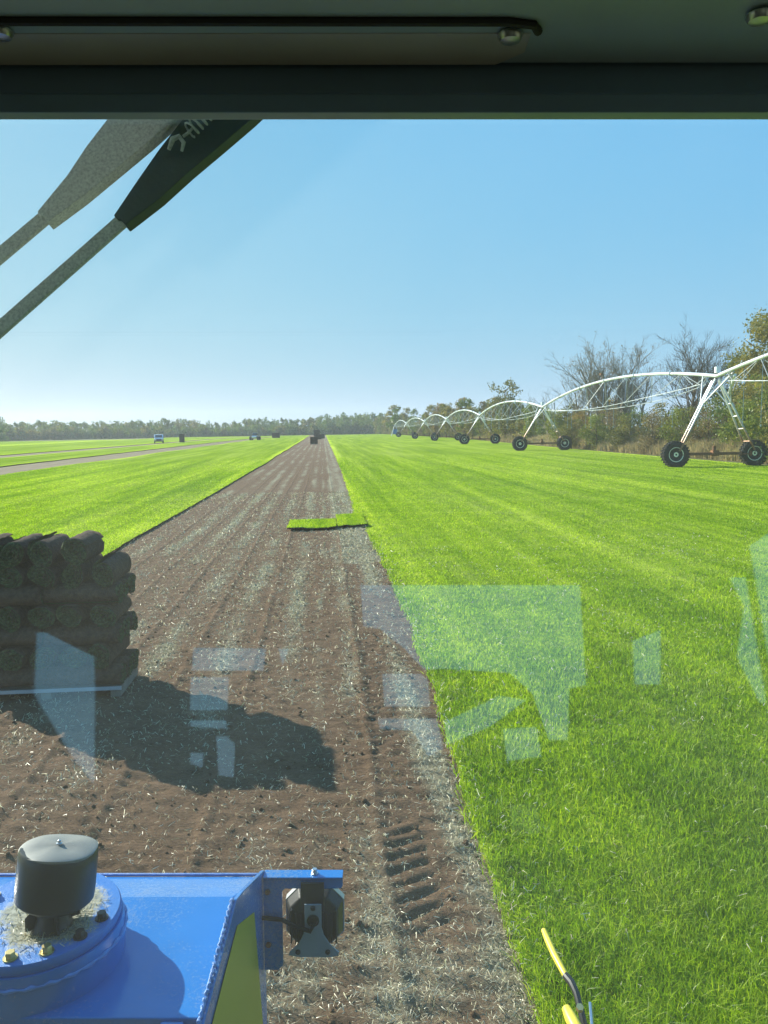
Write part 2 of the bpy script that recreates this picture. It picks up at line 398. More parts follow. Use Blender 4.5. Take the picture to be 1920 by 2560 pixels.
# base ground to the horizon
me = MB().add([(-4000, -500, -.06), (4000, -500, -.06), (4000, 6000, -.06), (-4000, 6000, -.06)], [(0, 1, 2, 3)]).mesh('ground')
tag(link('ground', me, None, M['rough']), kind='structure')
# cut soil strip
ys = [0.4]
while ys[-1] < 332: ys.append(ys[-1]+max(.012, .0052*ys[-1]) if ys[-1] < 30 else ys[-1]*1.03)
ys = np.array(ys); NXS = 230
u = np.linspace(0, 1, NXS)
XA = XL(ys)-.15; XB = xr(ys)+.12
X = XA[:, None]+(XB-XA)[:, None]*u[None, :]; Y = np.repeat(ys[:, None], NXS, 1)
Z = soil_h(X, Y)*np.clip(1.4-Y/40, 0, 1)
V = np.stack([X, Y, Z], -1).reshape(-1, 3)
i, j = np.meshgrid(np.arange(len(ys)-1), np.arange(NXS-1), indexing='ij'); q = (i*NXS+j).ravel()
F = np.stack([q, q+1, q+NXS+1, q+NXS], -1)
me = np_mesh('soil_strip', V, F, straw(V[:, 0], V[:, 1]), [M['soil']], 'straw', True)
tag(link('soil_strip', me), kind='structure')

# turf sheets with a cut edge
def sheet(name, ys, xa, xb, z, skirt, nx=24):
    ys = np.asarray(ys, float); A = xa(ys); B = xb(ys); u = np.linspace(0, 1, nx)
    X = A[:, None]+(B-A)[:, None]*u; Y = np.repeat(ys[:, None], nx, 1)
    Z = z+.012*(fbm(X*1.5, Y*1.5, 51)-.5)
    V = np.stack([X, Y, Z], -1).reshape(-1, 3)
    i, j = np.meshgrid(np.arange(len(ys)-1), np.arange(nx-1), indexing='ij'); q = (i*nx+j).ravel()
    F = [np.stack([q, q+1, q+nx+1, q+nx], -1)]
    base = len(V); n = len(ys); V0 = V.reshape(n, nx, 3)
    for side in (0, 1):
        E = V0[:, 0 if side == 0 else -1].copy(); E[:, 2] = -.03
        V = np.concatenate([V, E]); k = np.arange(n-1); top = k*nx+(0 if side == 0 else nx-1)
        F.append(np.stack([top, top+nx, base+k+1, base+k], -1)); base += n
    F = np.concatenate(F)
    me = np_mesh(name, V, F, None, [M['turf_sheet'], M['roll_soil']])
    mi = np.zeros(len(F), np.int32); mi[-2*(n-1):] = 1; me.polygons.foreach_set('material_index', mi)
    return tag(link(name, me), kind='structure')
def yr(a, b, k=1.02, m=.12):
    r = [a]
    while r[-1] < b: r.append(max(r[-1]+m, r[-1]*k))
    return r
def field_r(y): return np.interp(y, [0, 30, 63, 93, 190, 320], [21.5, 21.8, 22.6, 24.0, 29.5, 30.0])
def far_line(x): return np.interp(x, [-140, -98, -61, -32, -5, 28], [240, 250, 288, 320, 328, 330])
sheet('turf_field', yr(.3, 330), xr, lambda y: field_r(y), .012, True, 40)
sheet('turf_field', yr(.3, 324), lambda y: 0*y-16.8+.25*np.sin(y*.21), XL, .045, True, 20)
sheet('turf_field', yr(20, 320, 1.03, .4), lambda y: np.interp(y, [0, 330], [-29.0, -29.8])+.3*(fbm(y*.2, 0*y, 3)-.5), lambda y: 0*y-21.3+.5*(fbm(y*.3, 0*y, 3)-.5)+np.interp(y, [170, 320], [0, 5]), .045, True, 10)
sheet('turf_field', yr(40, 318, 1.03, .4), lambda y: 0*y-62, lambda y: np.interp(y, [0, 330], [-33.6, -31.6])+.4*(fbm(y*.2, 0*y, 8)-.5), .045, True, 10)
sheet('turf_field', yr(40, 252, 1.03, .4), lambda y: 0*y-170, lambda y: 0*y-62.05, .045, True, 10)
def m_band():
    n = NT('cut_band'); n.principled(n.ramp(n.noise(1, 6, n.coord('World', (1.4, .12, 1)), .7), [(.3, (.15, .11, .065)), (.55, (.24, .18, .11)), (.75, (.18, .19, .07))]), .95, spec=.1); M['band'] = n.m
m_band()
me = MB().add([(-35, 5, -.02), (-16, 5, -.02), (-16, 330, -.02), (-35, 322, -.02)], [(0, 1, 2, 3)]).mesh('cut_ground')
tag(link('cut_ground', me, None, M['band']), kind='structure')

# ------------------------------------------------------------------ grass blades, clippings
def blades(name, px, py, pz, h, w, lean=.6, dirx=None):
    n = len(px); a = rng.uniform(0, 2*np.pi, n); b = rng.uniform(0, 2*np.pi, n)
    wx = np.cos(a)*w/2; wy = np.sin(a)*w/2
    le = np.abs(rng.normal(0, lean, n))*h
    dx = np.cos(b)*le; dy = np.sin(b)*le
    if dirx is not None: dx += dirx[0]*h; dy += dirx[1]*h
    P0 = np.stack([px, py, pz], -1); Wv = np.stack([wx, wy, 0*wx], -1)
    P1 = P0+np.stack([dx*.35, dy*.35, h*.6], -1); P2 = P0+np.stack([dx, dy, h*.95], -1)
    V = np.stack([P0-Wv, P0+Wv, P1-Wv*.8, P1+Wv*.8, P2], 1).reshape(-1, 3)
    k = np.arange(n)[:, None]*5
    F = np.concatenate([k+np.array([[0, 1, 3]]), k+np.array([[0, 3, 2]]), k+np.array([[2, 3, 4]])])
    return V, F, np.repeat(rng.uniform(0, 1, n), 5)
def scatter(y0, y1, dens, xa, xb, pw=1.6, yref=3.0):
    """points with density dens*(yref/y)^pw between xa(y) and xb(y)"""
    yy = np.linspace(y0, y1, 600); wdt = np.maximum(xb(yy)-xa(yy), 0)
    d = dens*(yref/yy)**pw*wdt; c = np.cumsum(d)*(yy[1]-yy[0]); n = int(c[-1])
    y = np.interp(rng.uniform(0, c[-1], n), c, yy); x = xa(y)+(xb(y)-xa(y))*rng.uniform(0, 1, n)
    return x, y
fr = lambda y: np.minimum(.62*y+.45, field_r(y))            # a margin beyond the picture's right border
fl = lambda y: np.maximum(-.50*y-.4, -16.8)
x, y = scatter(2.2, 62, 11500, lambda y: xr(y)-.035, fr)
kp = rng.uniform(0, 1, len(x)) < np.clip((64-y)/30, 0, 1); x, y = x[kp], y[kp]
tall = .45+1.2*fbm(x*2.6, y*2.6, 15); near_edge = np.clip(1-(x-xr(y))/.5, 0, 1)
kp = rng.uniform(0, 1, len(x)) < np.clip((x-xr(y)+.04)/.07, .15, 1); x, y, tall, near_edge = x[kp], y[kp], tall[kp], near_edge[kp]
V, F, r = blades('g', x, y, 0*x+.008, (.030+.042*rng.uniform(0, 1, len(x))**1.5)*tall*(1+.35*near_edge)*(1-.5*np.clip((y-4)/7, 0, 1)), .0042*(y/3)**.85, .85)
r = np.clip(r*.9+.25*(fbm(x*1.4, y*1.4, 77)-.5).repeat(5)+.05, 0, .955); r = np.where(np.repeat(rng.uniform(0, 1, len(x)) < .035+.10*near_edge, 5), 1, r)
V1, F1, R1 = V, F, r
x, y = scatter(8, 62, 9000, fl, lambda y: XL(y)+.015)
kp = rng.uniform(0, 1, len(x)) < np.clip((64-y)/30, 0, 1); x, y = x[kp], y[kp]
V, F, r = blades('g', x, y, 0*x+.042, .020+.016*rng.uniform(0, 1, len(x)), .0042*(y/3)**.85, .7)
tag(link('grass_blades', np_mesh('grass_blades', V1, F1, R1, [M['grass']])), 'short mown green grass blades standing on the turf right of the soil strip', 'grass', kind='stuff')
tag(link('grass_blades', np_mesh('grass_blades', V, F, np.clip(r, 0, .95), [M['grass']])), 'short green grass blades on the uncut turf left of the soil strip', 'grass', kind='stuff')

def clippings(x, y, z, L, w):
    n = len(x); a = rng.uniform(0, 2*np.pi, n); t = rng.uniform(-.5, .9, n)*.6
    d = np.stack([np.cos(a), np.sin(a), t*.5], -1)*L[:, None]; s = np.stack([-np.sin(a), np.cos(a), 0*a+rng.uniform(-.6, .6, n)], -1)*w[:, None]/2
    P0 = np.stack([x, y, z], -1); bend = np.stack([rng.normal(0, .25, n), rng.normal(0, .25, n), np.abs(rng.normal(0.3, .3, n))], -1)*L[:, None]*np.array([1.5, 1.5, 1])
    P1 = P0+d*.5+bend; P2 = P0+d
    V = np.stack([P0-s, P0+s, P1-s, P1+s, P2-s*.4, P2+s*.4], 1).reshape(-1, 3)
    k = np.arange(n)[:, None]*6
    F = np.concatenate([k+np.array([[0, 1, 3, 2]]), k+np.array([[2, 3, 5, 4]])])
    return V, F, np.repeat(rng.uniform(0, 1, n), 6)
x, y = scatter(2.2, 26, 6200, lambda y: np.maximum(XL(y), -.50*y-.4), lambda y: xr(y)+.02, 1.25)
keep = rng.uniform(0, 1, len(x)) < .085+.66*straw(x, y)**2.0; x = x[keep]; y = y[keep]
z = soil_h(x, y)*np.clip(1.4-y/40, 0, 1)+.004
L = rng.uniform(.010, .034, len(x))*(y/3)**.35; w = rng.uniform(.0014, .0034, len(x))*(y/3)**.8
V, F, r = clippings(x, y, z, L, w)
tag(link('straw_clippings', np_mesh('straw_clippings', V, F, r, [M['straw']])), 'pale dry grass clippings and cut roots scattered over the brown soil strip', 'clippings', kind='stuff')
x, y = scatter(2.2, 14, 900, lambda y: xr(y)-.02, fr, 1.2)
pk = fbm(x*1.6, y*1.6, 130); kp = rng.uniform(0, 1, len(x)) < .04+1.2*np.clip(pk-.52, 0, 1)+.8*np.exp(-(x-xr(y))/.12); x, y = x[kp], y[kp]
V, F, r = clippings(x, y, .035+.02*rng.uniform(0, 1, len(x)), rng.uniform(.015, .04, len(x)), .003*(y/3)**.8)
tag(link('straw_clippings', np_mesh('straw_clippings', V, F, r, [M['straw']])), 'pale dry clippings caught on top of the green turf at right', 'clippings', kind='stuff')
# small soil clods
n = 2600; x, y = scatter(2.3, 12, 60, lambda y: np.maximum(-3.6, -.5*y-.4), lambda y: xr(y), 1.3)
ico = bmesh.new(); bmesh.ops.create_icosphere(ico, subdivisions=1, radius=1); iv = np.array([v.co[:] for v in ico.verts]); iF = np.array([[v.index for v in f.verts] for f in ico.faces]); ico.free()
sz = np.abs(rng.normal(.004, .005, len(x)))+.003
V = (iv[None]*sz[:, None, None]*rng.uniform(.6, 1.3, (len(x), len(iv), 3)))+np.stack([x, y, soil_h(x, y)+sz*.2], -1)[:, None]
F = (iF[None]+np.arange(len(x))[:, None, None]*len(iv)).reshape(-1, 3)
tag(link('soil_clods', np_mesh('soil_clods', V.reshape(-1, 3), F, np.zeros(V.shape[0]*len(iv)), [M['soil']], 'straw')), 'small brown soil crumbs lying on the cut strip', 'soil', kind='stuff')

# ------------------------------------------------------------------ loose turf slabs across the strip
def slab(x0, x1, y0, y1, rot, label, seed):
    nx, ny = 26, 14; u = np.linspace(0, 1, nx); v = np.linspace(0, 1, ny)
    U, Vv = np.meshgrid(u, v); t = .028
    X = x0+(x1-x0)*U; Y = y0+(y1-y0)*Vv+rot*(U-.5)
    Y = Y+.05*(vn(U*5, 0*U+seed, 3)-.5)*(1-2*Vv); X = X+.04*(vn(Vv*4, 0*U+seed, 5)-.5)
    wave = .035*vn(U*4, 0*U+seed, 8)*(1-Vv)**3+.02*np.clip(np.abs(U-.5)*2-.85, 0, 1)*4*vn(Vv*3, 0*U, seed)
    B = .022+wave
    def ring(Z): return np.stack([X, Y, Z], -1).reshape(-1, 3)
    P = np.concatenate([ring(B), ring(B+t)]); N = nx*ny
    i, j = np.meshgrid(np.arange(ny-1), np.arange(nx-1), indexing='ij'); q = (i*nx+j).ravel()
    top = np.stack([q, q+1, q+nx+1, q+nx], -1)+N; bot = np.stack([q, q+nx, q+nx+1, q+1], -1)
    k = np.arange(nx-1); a = np.stack([k, k+1, k+1+N, k+N], -1); k2 = k+(ny-1)*nx; b = np.stack([k2+1, k2, k2+N, k2+1+N], -1)
    m = np.arange(ny-1)*nx; c = np.stack([m+nx, m, m+N, m+nx+N], -1); m2 = m+nx-1; d = np.stack([m2, m2+nx, m2+nx+N, m2+N], -1)
    F = np.concatenate([top, bot, a, b, c, d]); me = np_mesh('turf_mat', P, F, None, [M['roll_soil'], M['turf_sheet']])
    mi = np.zeros(len(F), np.int32); mi[:len(top)] = 1; me.polygons.foreach_set('material_index', mi)
    root = tag(empty('turf_slab', ((x0+x1)/2, (y0+y1)/2, 0)), label, 'turf slab', 'loose turf slabs lying across the soil strip')
    me.transform(Matrix.Translation((-(x0+x1)/2, -(y0+y1)/2, 0)))
    link('turf_mat', me, root)
    n = 4200; gu = rng.uniform(0, 1, n); gv = rng.uniform(0, 1, n)
    gx = x0+(x1-x0)*gu-(x0+x1)/2; gy = y0+(y1-y0)*gv+rot*(gu-.5)-(y0+y1)/2
    gz = .022+t+.035*vn(gu*4, 0*gu+seed, 8)*(1-gv)**3
    Vb, Fb, rb = blades('g', gx, gy, gz-.004, .018+.018*rng.uniform(0, 1, n), .013+0*gx, .8)
    g = link('grass', np_mesh('grass', Vb, Fb, np.clip(rb+.15, .3, .92), [M['grass']]), root); g['kind'] = 'stuff'
slab(-.80, .24, 16.12, 17.75, .05, 'bright green turf slab lying loose on bare soil, left one of the two', 1)
slab(.27, .90, 16.35, 18.7, .10, 'loose turf slab half on the pale stubble, joining the uncut grass at right', 4)

# ------------------------------------------------------------------ pallet of turf rolls
def roll_mesh(seed, length, w=.236, h=.182):
    """a rolled strip of turf: spiral section swept along Y, sagged by its own weight"""
    rg = random.Random(seed); r0 = .5; turns = 4.1; st = 15; n = int(turns*st); t = .078
    ph = rg.uniform(0, 6.28)
    def pt(th, rad):
        return (rad*math.cos(th+ph)*w*(1+.03*math.sin(3*th+seed)), rad*math.sin(th+ph)*h*(1+.03*math.sin(2*th+seed)))
    vs = []; K = 6
    for i in range(n+1):
        th = 2*math.pi*i/st; r = r0-.098*th/(2*math.pi); tt = t*(1 if i > 1 else .6); outer = i <= st+1
        for layer in (0, 1):
            for k in range(K+1):
                rk = (r if layer == 0 else max(r-tt, .01))+(rg.uniform(-.022, .022) if outer and layer == 0 else rg.uniform(-.006, .006))
                x, z = pt(th, rk); y = -length/2+length*k/K
                if k in (0, K): y += rg.uniform(-.013, .013)+(1 if k else -1)*rg.uniform(-.4, 1)*.016*(1-r/.5)
                vs.append((x, y, z))
    m = MB(); f0 = []; f1 = []; f2 = []; W_ = 2*(K+1)
    for i in range(n):
        a, b = W_*i, W_*(i+1)
        for k in range(K):
            f0.append((a+k, a+k+1, b+k+1, b+k)); f1.append((a+K+1+k, b+K+1+k, b+K+2+k, a+K+2+k))
        f2.append((a, b, b+K+1, a+K+1)); f2.append((a+K, a+2*K+1, b+2*K+1, b+K))
    m.add(vs, f0, 0, True); m.f += f1; m.mi += [1]*len(f1); m.smooth += [True]*len(f1)
    m.f += f2; m.mi += [2]*len(f2); m.smooth += [False]*len(f2)
    me = m.mesh('turf_roll')
    for k in ('roll_soil', 'roll_grass', 'roll_end'): me.materials.append(M[k])
    return me
PX0, PX1, PY0, PY1, DZ = -2.82, -1.66, 6.10, 6.70, .085
pal = tag(empty('pallet', ((PX0+PX1)/2, (PY0+PY1)/2, 0)), 'low wooden pallet on the soil strip carrying the near stack of turf rolls', 'pallet')
def pbx(m, a, b):
    o = Vector(((PX0+PX1)/2, (PY0+PY1)/2, 0)); return m.bx(Vector(a)-o, Vector(b)-o)
for k in range(6):
    y0 = PY0+.006+k*.099
    pbx(MB(), (PX0, y0, DZ-.018), (PX1, y0+.085, DZ)).build('deck_board', M['wood'], pal, .002)
for k in range(3):
    x0 = PX0+k*(PX1-PX0-.08)/2
    pbx(MB(), (x0, PY0+.01, 0.006), (x0+.08, PY1-.01, DZ-.019)).build('stringer', M['wood'], pal, .002)
pbx(MB(), (PX0-.005, PY0-.012, DZ-.016), (PX1+.012, PY0-.001, DZ+.012)).build('edge_strip', M['galvanised'], pal, .001)
ordn = ['rightmost', 'second from right', 'third from right', 'fourth from right', 'leftmost']
lay = ['bottom', 'second lowest', 'third lowest', 'middle', 'third', 'second', 'top']
long_ = [roll_mesh(s, .585) for s in (1, 2, 3, 4)]; short_ = [roll_mesh(s, .565) for s in (5, 6, 7)]; cap_ = [roll_mesh(s, .52, .25, .20) for s in (8, 9)]
GR = 'turf rolls stacked on the near pallet'
z = DZ+.088; rr = random.Random(5)
for L in range(7):
    deep = L in (1, 3, 5, 6)
    zz = z+L*.166
    if L == 6:
        for k in range(4):
            o = link('turf_roll', cap_[k % 2]); o.location = (PX1-.30-k*.243+rr.uniform(-.01, .01), PY0+.27+rr.uniform(-.02, .02), zz+.006+rr.uniform(-.006, .006))
            o.rotation_euler = (0, rr.uniform(-3, 3), R(rr.uniform(-3, 3)))
            tag(o, 'fat brown turf roll in the top layer, %s of four' % ['rightmost', 'second from right', 'third from right', 'leftmost'][k], 'turf roll', GR)
    elif deep:
        for k in range(5):
            o = link('turf_roll', long_[rr.randrange(4)]); o.location = (PX1-.125-k*.230+(.03 if L == 5 else 0)+rr.uniform(-.012, .012), (PY0+PY1)/2+rr.uniform(-.03, .02), zz+rr.uniform(-.005, .005))
            o.rotation_euler = (0, rr.uniform(0, 6), R(rr.uniform(-3, 3)))
            tag(o, 'turf roll showing its spiral end in the %s layer, %s' % (lay[L], ordn[k]), 'turf roll', GR)
    else:
        for side in (0, 1):
            for k in range(3):
                o = link('turf_roll', short_[rr.randrange(3)]); o.location = (PX1-.275-side*.58+rr.uniform(-.015, .012), PY0+.105+k*.196, zz+rr.uniform(-.004, .004))
                o.rotation_euler = (0, 0, R(90+rr.uniform(-2, 2)))
                tag(o, 'turf roll lying sideways in the %s layer, %s half, %s row' % (lay[L], ['right', 'left'][side], ['front', 'middle', 'back'][k]), 'turf roll', GR)

# ------------------------------------------------------------------ harvester seen from its cab (x right, y ahead, z up from the driver's eye)
rootm = Matrix.Translation((0, 0, EYE)) @ Matrix.Rotation(ROLL, 4, fwd) @ Matrix.Rotation(-YAW, 4, 'Z') @ Matrix.Translation((0, 0, -EYE))
hv = empty('turf_harvester'); hv.matrix_world = rootm
tag(hv, 'blue turf harvester seen from inside its cab through the dusty windscreen', 'turf harvester')
class VB(MB):
    def build(s, name, mat, parent=hv, bevel=0, sharp=True):
        s.v = [(a, b, c+EYE) for a, b, c in s.v]; return MB.build(s, name, M[mat] if isinstance(mat, str) else mat, parent, bevel, sharp)
# windscreen
TL = R(13)
def gp(x, s, off=0):    # point on the glass: s metres up the pane from eye height
    return Vector((x, .8+s*math.sin(TL)+off*math.cos(TL), s*math.cos(TL)-off*math.sin(TL)))
v = VB(); v.prism([gp(-.95, -1.25), gp(.95, -1.25), gp(.95, .62), gp(-.95, .62)], Vector((0, math.cos(TL), -math.sin(TL)))*.006).build('windscreen', 'glass')
# header over the windscreen
VB().prism([(-.95, .612, .2385), (-.95, .626, .2385), (-.95, .640, .252), (-.95, .612, .252)], (1.9, 0, 0)).build('header_lip', 'cab_trim', bevel=.001)
VB().prism([(-.95, .618, .2535), (-.95, .642, .2535), (-.95, .87, .345), (-.95, .87, .40), (-.95, .63, .30)], (1.9, 0, 0)).build('header_beam', 'cab_trim', bevel=.002)
VB().prism([(-.95, .617, .2765), (-.95, .617, .3), (-.95, -.2, .40), (-.95, -.2, .30)], (1.9, 0, 0)).build('header_panel', 'cab_panel')
pl = VB(); pl.prism([(-.9, .619, .2745), (.085, .617, .2745), (.104, .600, .2757), (.104, .575, .277), (-.9, .577, .277)], (0, 0, .0035)).build('cover_plate', 'plate_trim', bevel=.001)
pts = [(-.9, .556, .2765), (.085, .558, .2765), (.103, .562, .2765), (.108, .571, .2765)]
VB().tube(pts, .0032, 8).build('slot_shade_strip', 'cab_dark')  # dark tube standing in for the shade of the slot
for bx_, by_ in ((-.268, .570), (.089, .575), (.252, .549)):
    b = VB(); b.lathe([(.0088, 0), (.0088, -.0015), (.007, -.0045), (.003, -.0055)], 18, (bx_, by_, .2765), None).build('bolt', 'steel')
# wipers, outside the glass
def arm(name_mat, pts2d, rod, off, label, slack=0):
    def q(px, pz, o=0):   # (x,z) at eye-relative coordinates -> on a plane parallel to the glass
        s = (pz+off*math.sin(TL))/math.cos(TL); return gp(px, s, off+o)
    n = len(pts2d)
    o = VB(); o.prism([q(*p) for p in pts2d], Vector((0, math.cos(TL), -math.sin(TL)))*.018)
    ob = o.build('wiper_arm', name_mat, bevel=.004); ob['label'] = label
    a, b = rod; d = (Vector(b)-Vector(a)).normalized(); nn = Vector((-d.y, d.x))*.0078
    A, B = Vector(a), Vector(b)
    rd = VB(); rd.prism([q(*(A+nn)), q(*(B+nn)), q(*(B-nn)), q(*(A-nn))], Vector((0, math.cos(TL), -math.sin(TL)))*.006)
    rd.v = [tuple(Vector(p)+Vector((0, .004, 0))) for p in rd.v]
    r = rd.build('rod', 'wiper_dusty', ob, .001)
    return ob, q
dark = [(-.308, .242), (-.302, .2365), (-.300, .2375), (-.294, .231), (-.256, .262), (-.223, .294), (-.186, .327), (-.152, .358), (-.10, .41), (-.18, .44), (-.230, .361), (-.258, .322), (-.281, .286)]
ob, q = arm('wiper_black', dark, ((-.300, .238), (-.60, -.045)), .05, 'dark wiper arm in front of the sky')
# spring coil and clip in the open back of the arm
sp = VB(); pts = []
for k in range(150):
    t = k/149; c = Vector((-.222+.05*t, .333+.055*t)); th = k*2*math.pi/14
    e = Vector((.05, -.045)).normalized(); w_ = c+Vector((e.x, e.y))*.0085*math.cos(th)
    pts.append(q(w_.x, w_.y, -.013+.0075*math.sin(th)))
sp.tube(pts, .0012, 6).build('spring', 'wiper_dusty', ob)
cl = VB(); cl.tube([q(-.246, .316, -.006), q(-.240, .325, -.012), q(-.233, .328, -.012), q(-.228, .322, -.010), q(-.231, .314, -.006)], [.0022, .0034, .003, .0026, .0016], 8)
cl.build('clip', 'wiper_dusty', ob)
VB().tube([q(-.229, .330, -.009), q(-.222, .333, -.012), q(-.217, .341, -.010)], [.0018, .0018, .0012], 7).build('hook', 'wiper_dusty', ob)
grey = [(-.393, .245), (-.388, .239), (-.386, .240), (-.381, .232), (-.343, .262), (-.307, .294), (-.27, .327), (-.238, .358), (-.19, .41), (-.27, .44), (-.316, .358), (-.341, .322), (-.361, .288)]
ob2, q = arm('wiper_dusty', grey, ((-.387, .240), (-.70, -.045)), .045, 'grey dusty wiper arm left of the dark one')
# cab shell behind the driver: holes shaped to mirror bright patches in the windscreen
def holes_panel(name, outer, holes, y, th, mat):
    cu = bpy.data.curves.new(name, 'CURVE'); cu.dimensions = '2D'; cu.fill_mode = 'BOTH'; cu.extrude = th/2
    for lp in [outer]+holes:
        sp = cu.splines.new('POLY'); sp.points.add(len(lp)-1)
        for i, (a, b) in enumerate(lp): sp.points[i].co = (a, b, 0, 1)
        sp.use_cyclic_u = True
    t = bpy.data.objects.new('tmp', cu); col.objects.link(t)
    me = bpy.data.meshes.new_from_object(t.evaluated_get(bpy.context.evaluated_depsgraph_get())); bpy.data.objects.remove(t)
    me.transform(Matrix.Translation((0, y, EYE)) @ Matrix.Rotation(R(90), 4, 'X')); me.name = name
    return link(name, me, hv, M[mat])
holes = [
 [(-.077, .274), (.637, .274), (.628, -.046), (.575, -.058), (.557, -.211), (.497, -.211), (.48, -.157), (.457, -.075), (.389, -.011), (.188, .002), (.123, -.001), (.059, .068), (-.014, .127), (-.065, .134)],
 [(-.006, -.011), (.116, -.011), (.137, -.032), (.142, -.113), (.001, -.113)],
 [(.184, -.157), (.357, -.078), (.44, -.05), (.44, -.09), (.324, -.171), (.189, -.225)],
 [(.359, -.178), (.465, -.171), (.475, -.258), (.368, -.271)],
 [(-.02, -.146), (.163, -.146), (.18, -.235), (.133, -.258), (.085, -.184), (-.013, -.178)],
 [(-.603, .071), (-.37, .068), (-.374, -.004), (-.601, -.004)],
 [(-.334, .068), (-.296, .068), (-.317, .01)],
 [(-.603, -.021), (-.48, -.021), (-.478, -.123), (-.597, -.123)],
 [(-.594, -.152), (-.479, -.152), (-.477, -.178), (-.59, -.171)],
 [(-.51, -.198), (-.475, -.198), (-.448, -.225), (-.446, -.317), (-.495, -.311)],
 [(.368, -.392), (.45, -.388), (.461, -.47), (.37, -.476)],
 [(1.115, .30), (1.18, .30), (1.18, -.10), (1.151, -.102), (1.102, .039), (1.15, .2)],
 [(.781, .09), (.881, .127), (.859, -.046), (.774, -.046)],
 [(-1.105, .119), (-1.076, .119), (-1.0, .083), (-.905, .039), (-.89, -.06), (-.856, -.343), (-.93, -.27), (-1.083, -.075)],  # added opening, gives a pale reflected patch in place of a pale object
 [(-.586, -.245), (-.541, -.249), (-.541, -.291), (-.581, -.278)],
]
holes_panel('rear_wall', [(-1.2, -1.25), (1.2, -1.25), (1.2, .401), (-1.2, .401)], holes, -.9, .02, 'cab_dark')
VB().bx((-.60, -.84, -.140), (-.477, -.83, -.133)).build('reflection_bar', 'white_paint')  # white bars added to put bright lines into the windscreen reflection
VB().bx((-.01, -.84, -.134), (.15, -.83, -.127)).build('reflection_bar', 'white_paint')
VB().bx((-1.2, -.9, .402), (1.2, .92, .44)).build('roof', 'cab_dark')
VB().bx((-1.2, -.88, -1.30), (1.2, -.25, -1.25)).build('floor', 'cab_dark')
VB().bx((-1.2, -.88, -.245), (-1.16, -.05, .40)).build('reflection_blocker', 'cab_dark')  # unseen panel added to keep the left side opening out of the reflection
for sx in (-1, 1):
    VB().bx((sx*1.16, -.88, -1.25), (sx*1.2, .60, -.25)).build('side_panel', 'cab_dark')
    VB().prism([(sx*.96, .62, .30), (sx*1.2, .62, .30), (sx*1.2, .56, -.99), (sx*.96, .56, -.99)], (0, .10, 0)).build('pillar', 'cab_dark')
# blue housing in front of the cab
hb = VB()
P = dict(a=(-1.6, 1.335, -1.1), b=(-.339, 1.335, -1.1), c=(-.357, 1.713, -1.1), d=(-1.6, 1.70, -1.1), e=(-.306, 1.861, -1.140), f=(-1.6, 1.859, -1.140))
hb.add([P['a'], P['b'], P['c'], P['d'], P['e'], P['f'],
        (-1.6, 1.335, -1.75), (-.339, 1.335, -1.75), (-.306, 1.861, -1.75), (-1.6, 1.859, -1.75)],
       [(0, 1, 2, 3), (3, 2, 4, 5), (0, 6, 7, 1), (5, 4, 8, 9), (1, 7, 8, 4, 2), (0, 3, 5, 9, 6), (6, 9, 8, 7)])
house = hb.build('housing', 'blue_paint', bevel=.003)
VB().tube([(-1.6, 1.864, -1.138), (-.31, 1.866, -1.138)], .004, 8).build('edge_lip', 'blue_weld', house)
n = Vector((-.466, .04, 0)).normalized()
plate = VB(); plate.prism([(-.337, 1.31, -1.11), (-.3265, 1.45, -1.058), (-.317, 1.561, -1.008), (-.312, 1.61, -1.02), (-.296, 1.80, -1.086), (-.296, 1.80, -1.75), (-.337, 1.31, -1.75)], Vector((-.009, 0, 0)))
plate = plate.build('side_plate', 'blue_paint', house, .0015)
wv = VB(); pts = []
for k in range(60):
    t = k/59
    p = Vector((-.337, 1.31, -1.108)).lerp(Vector((-.317, 1.561, -1.006)), t)+Vector((-.010+.0012*math.sin(k*2.4), 0, .001*math.sin(k*1.7))); pts.append(p)
wv.tube(pts, [.0042+.0012*math.sin(k*2.1) for k in range(60)], 7).build('weld_bead', 'blue_weld', house)
def onplate(y, z): t = (y-1.31)/(1.80-1.31); return (-.337+(.041)*t+.0012, y, z)
dc = VB(); dc.prism([onplate(1.690, -1.124), onplate(1.551, -1.062), onplate(1.367, -1.139-.0), onplate(1.31, -1.30), onplate(1.31, -1.7), onplate(1.765, -1.7), onplate(1.751, -1.459)], (.0006, 0, 0))
dc.build('yellow_decal', 'decal_yellow', house)
VB().bx((-.42, 1.27, -1.135), (-.375, 1.335, -1.105)).build('bracket_foot', 'blue_paint', house, .004)
# round cover, breather cap
cx, cy = -.717, 1.50
VB().lathe([(.168, -1.105), (.170, -1.04), (.166, -1.022)], 64, (cx, cy, 0)).build('cover_ring', 'blue_paint', bevel=0)
VB().tube([(cx+.171*math.cos(a*math.pi/48), cy+.171*math.sin(a*math.pi/48), -1.043+.0015*math.sin(a*2.3)) for a in range(97)], [.0035+.0015*math.sin(a*1.9) for a in range(97)], 6).build('weld_bead', 'blue_weld')
cv = VB(); cv.lathe([(.160, -1.0215), (.1625, -1.016), (.1625, -1.004), (.160, -1.0)], 72, (cx, cy, 0)); cover = cv.build('cover_plate', 'dusty_blue', bevel=0)
for a in (-114, -87, -60, -33, -7, 101, 128, 154):
    x_, y_ = cx+.138*math.cos(R(a)), cy+.138*math.sin(R(a)); dk = a in (-33, -7)
    b = VB(); b.lathe([(.0135, -.9995), (.0135, -.9970)], 20, (x_, y_, 0)); b.lathe([(.0098, -.9970), (.0098, -.9870), (.0086, -.9855)], 6, (x_, y_, 0), sm=False)
    bo = b.build('bolt', 'black_plastic' if dk else 'brass_zinc', cover)
    if dk: bo['label'] = 'black bolt on the round blue cover'
m = VB()
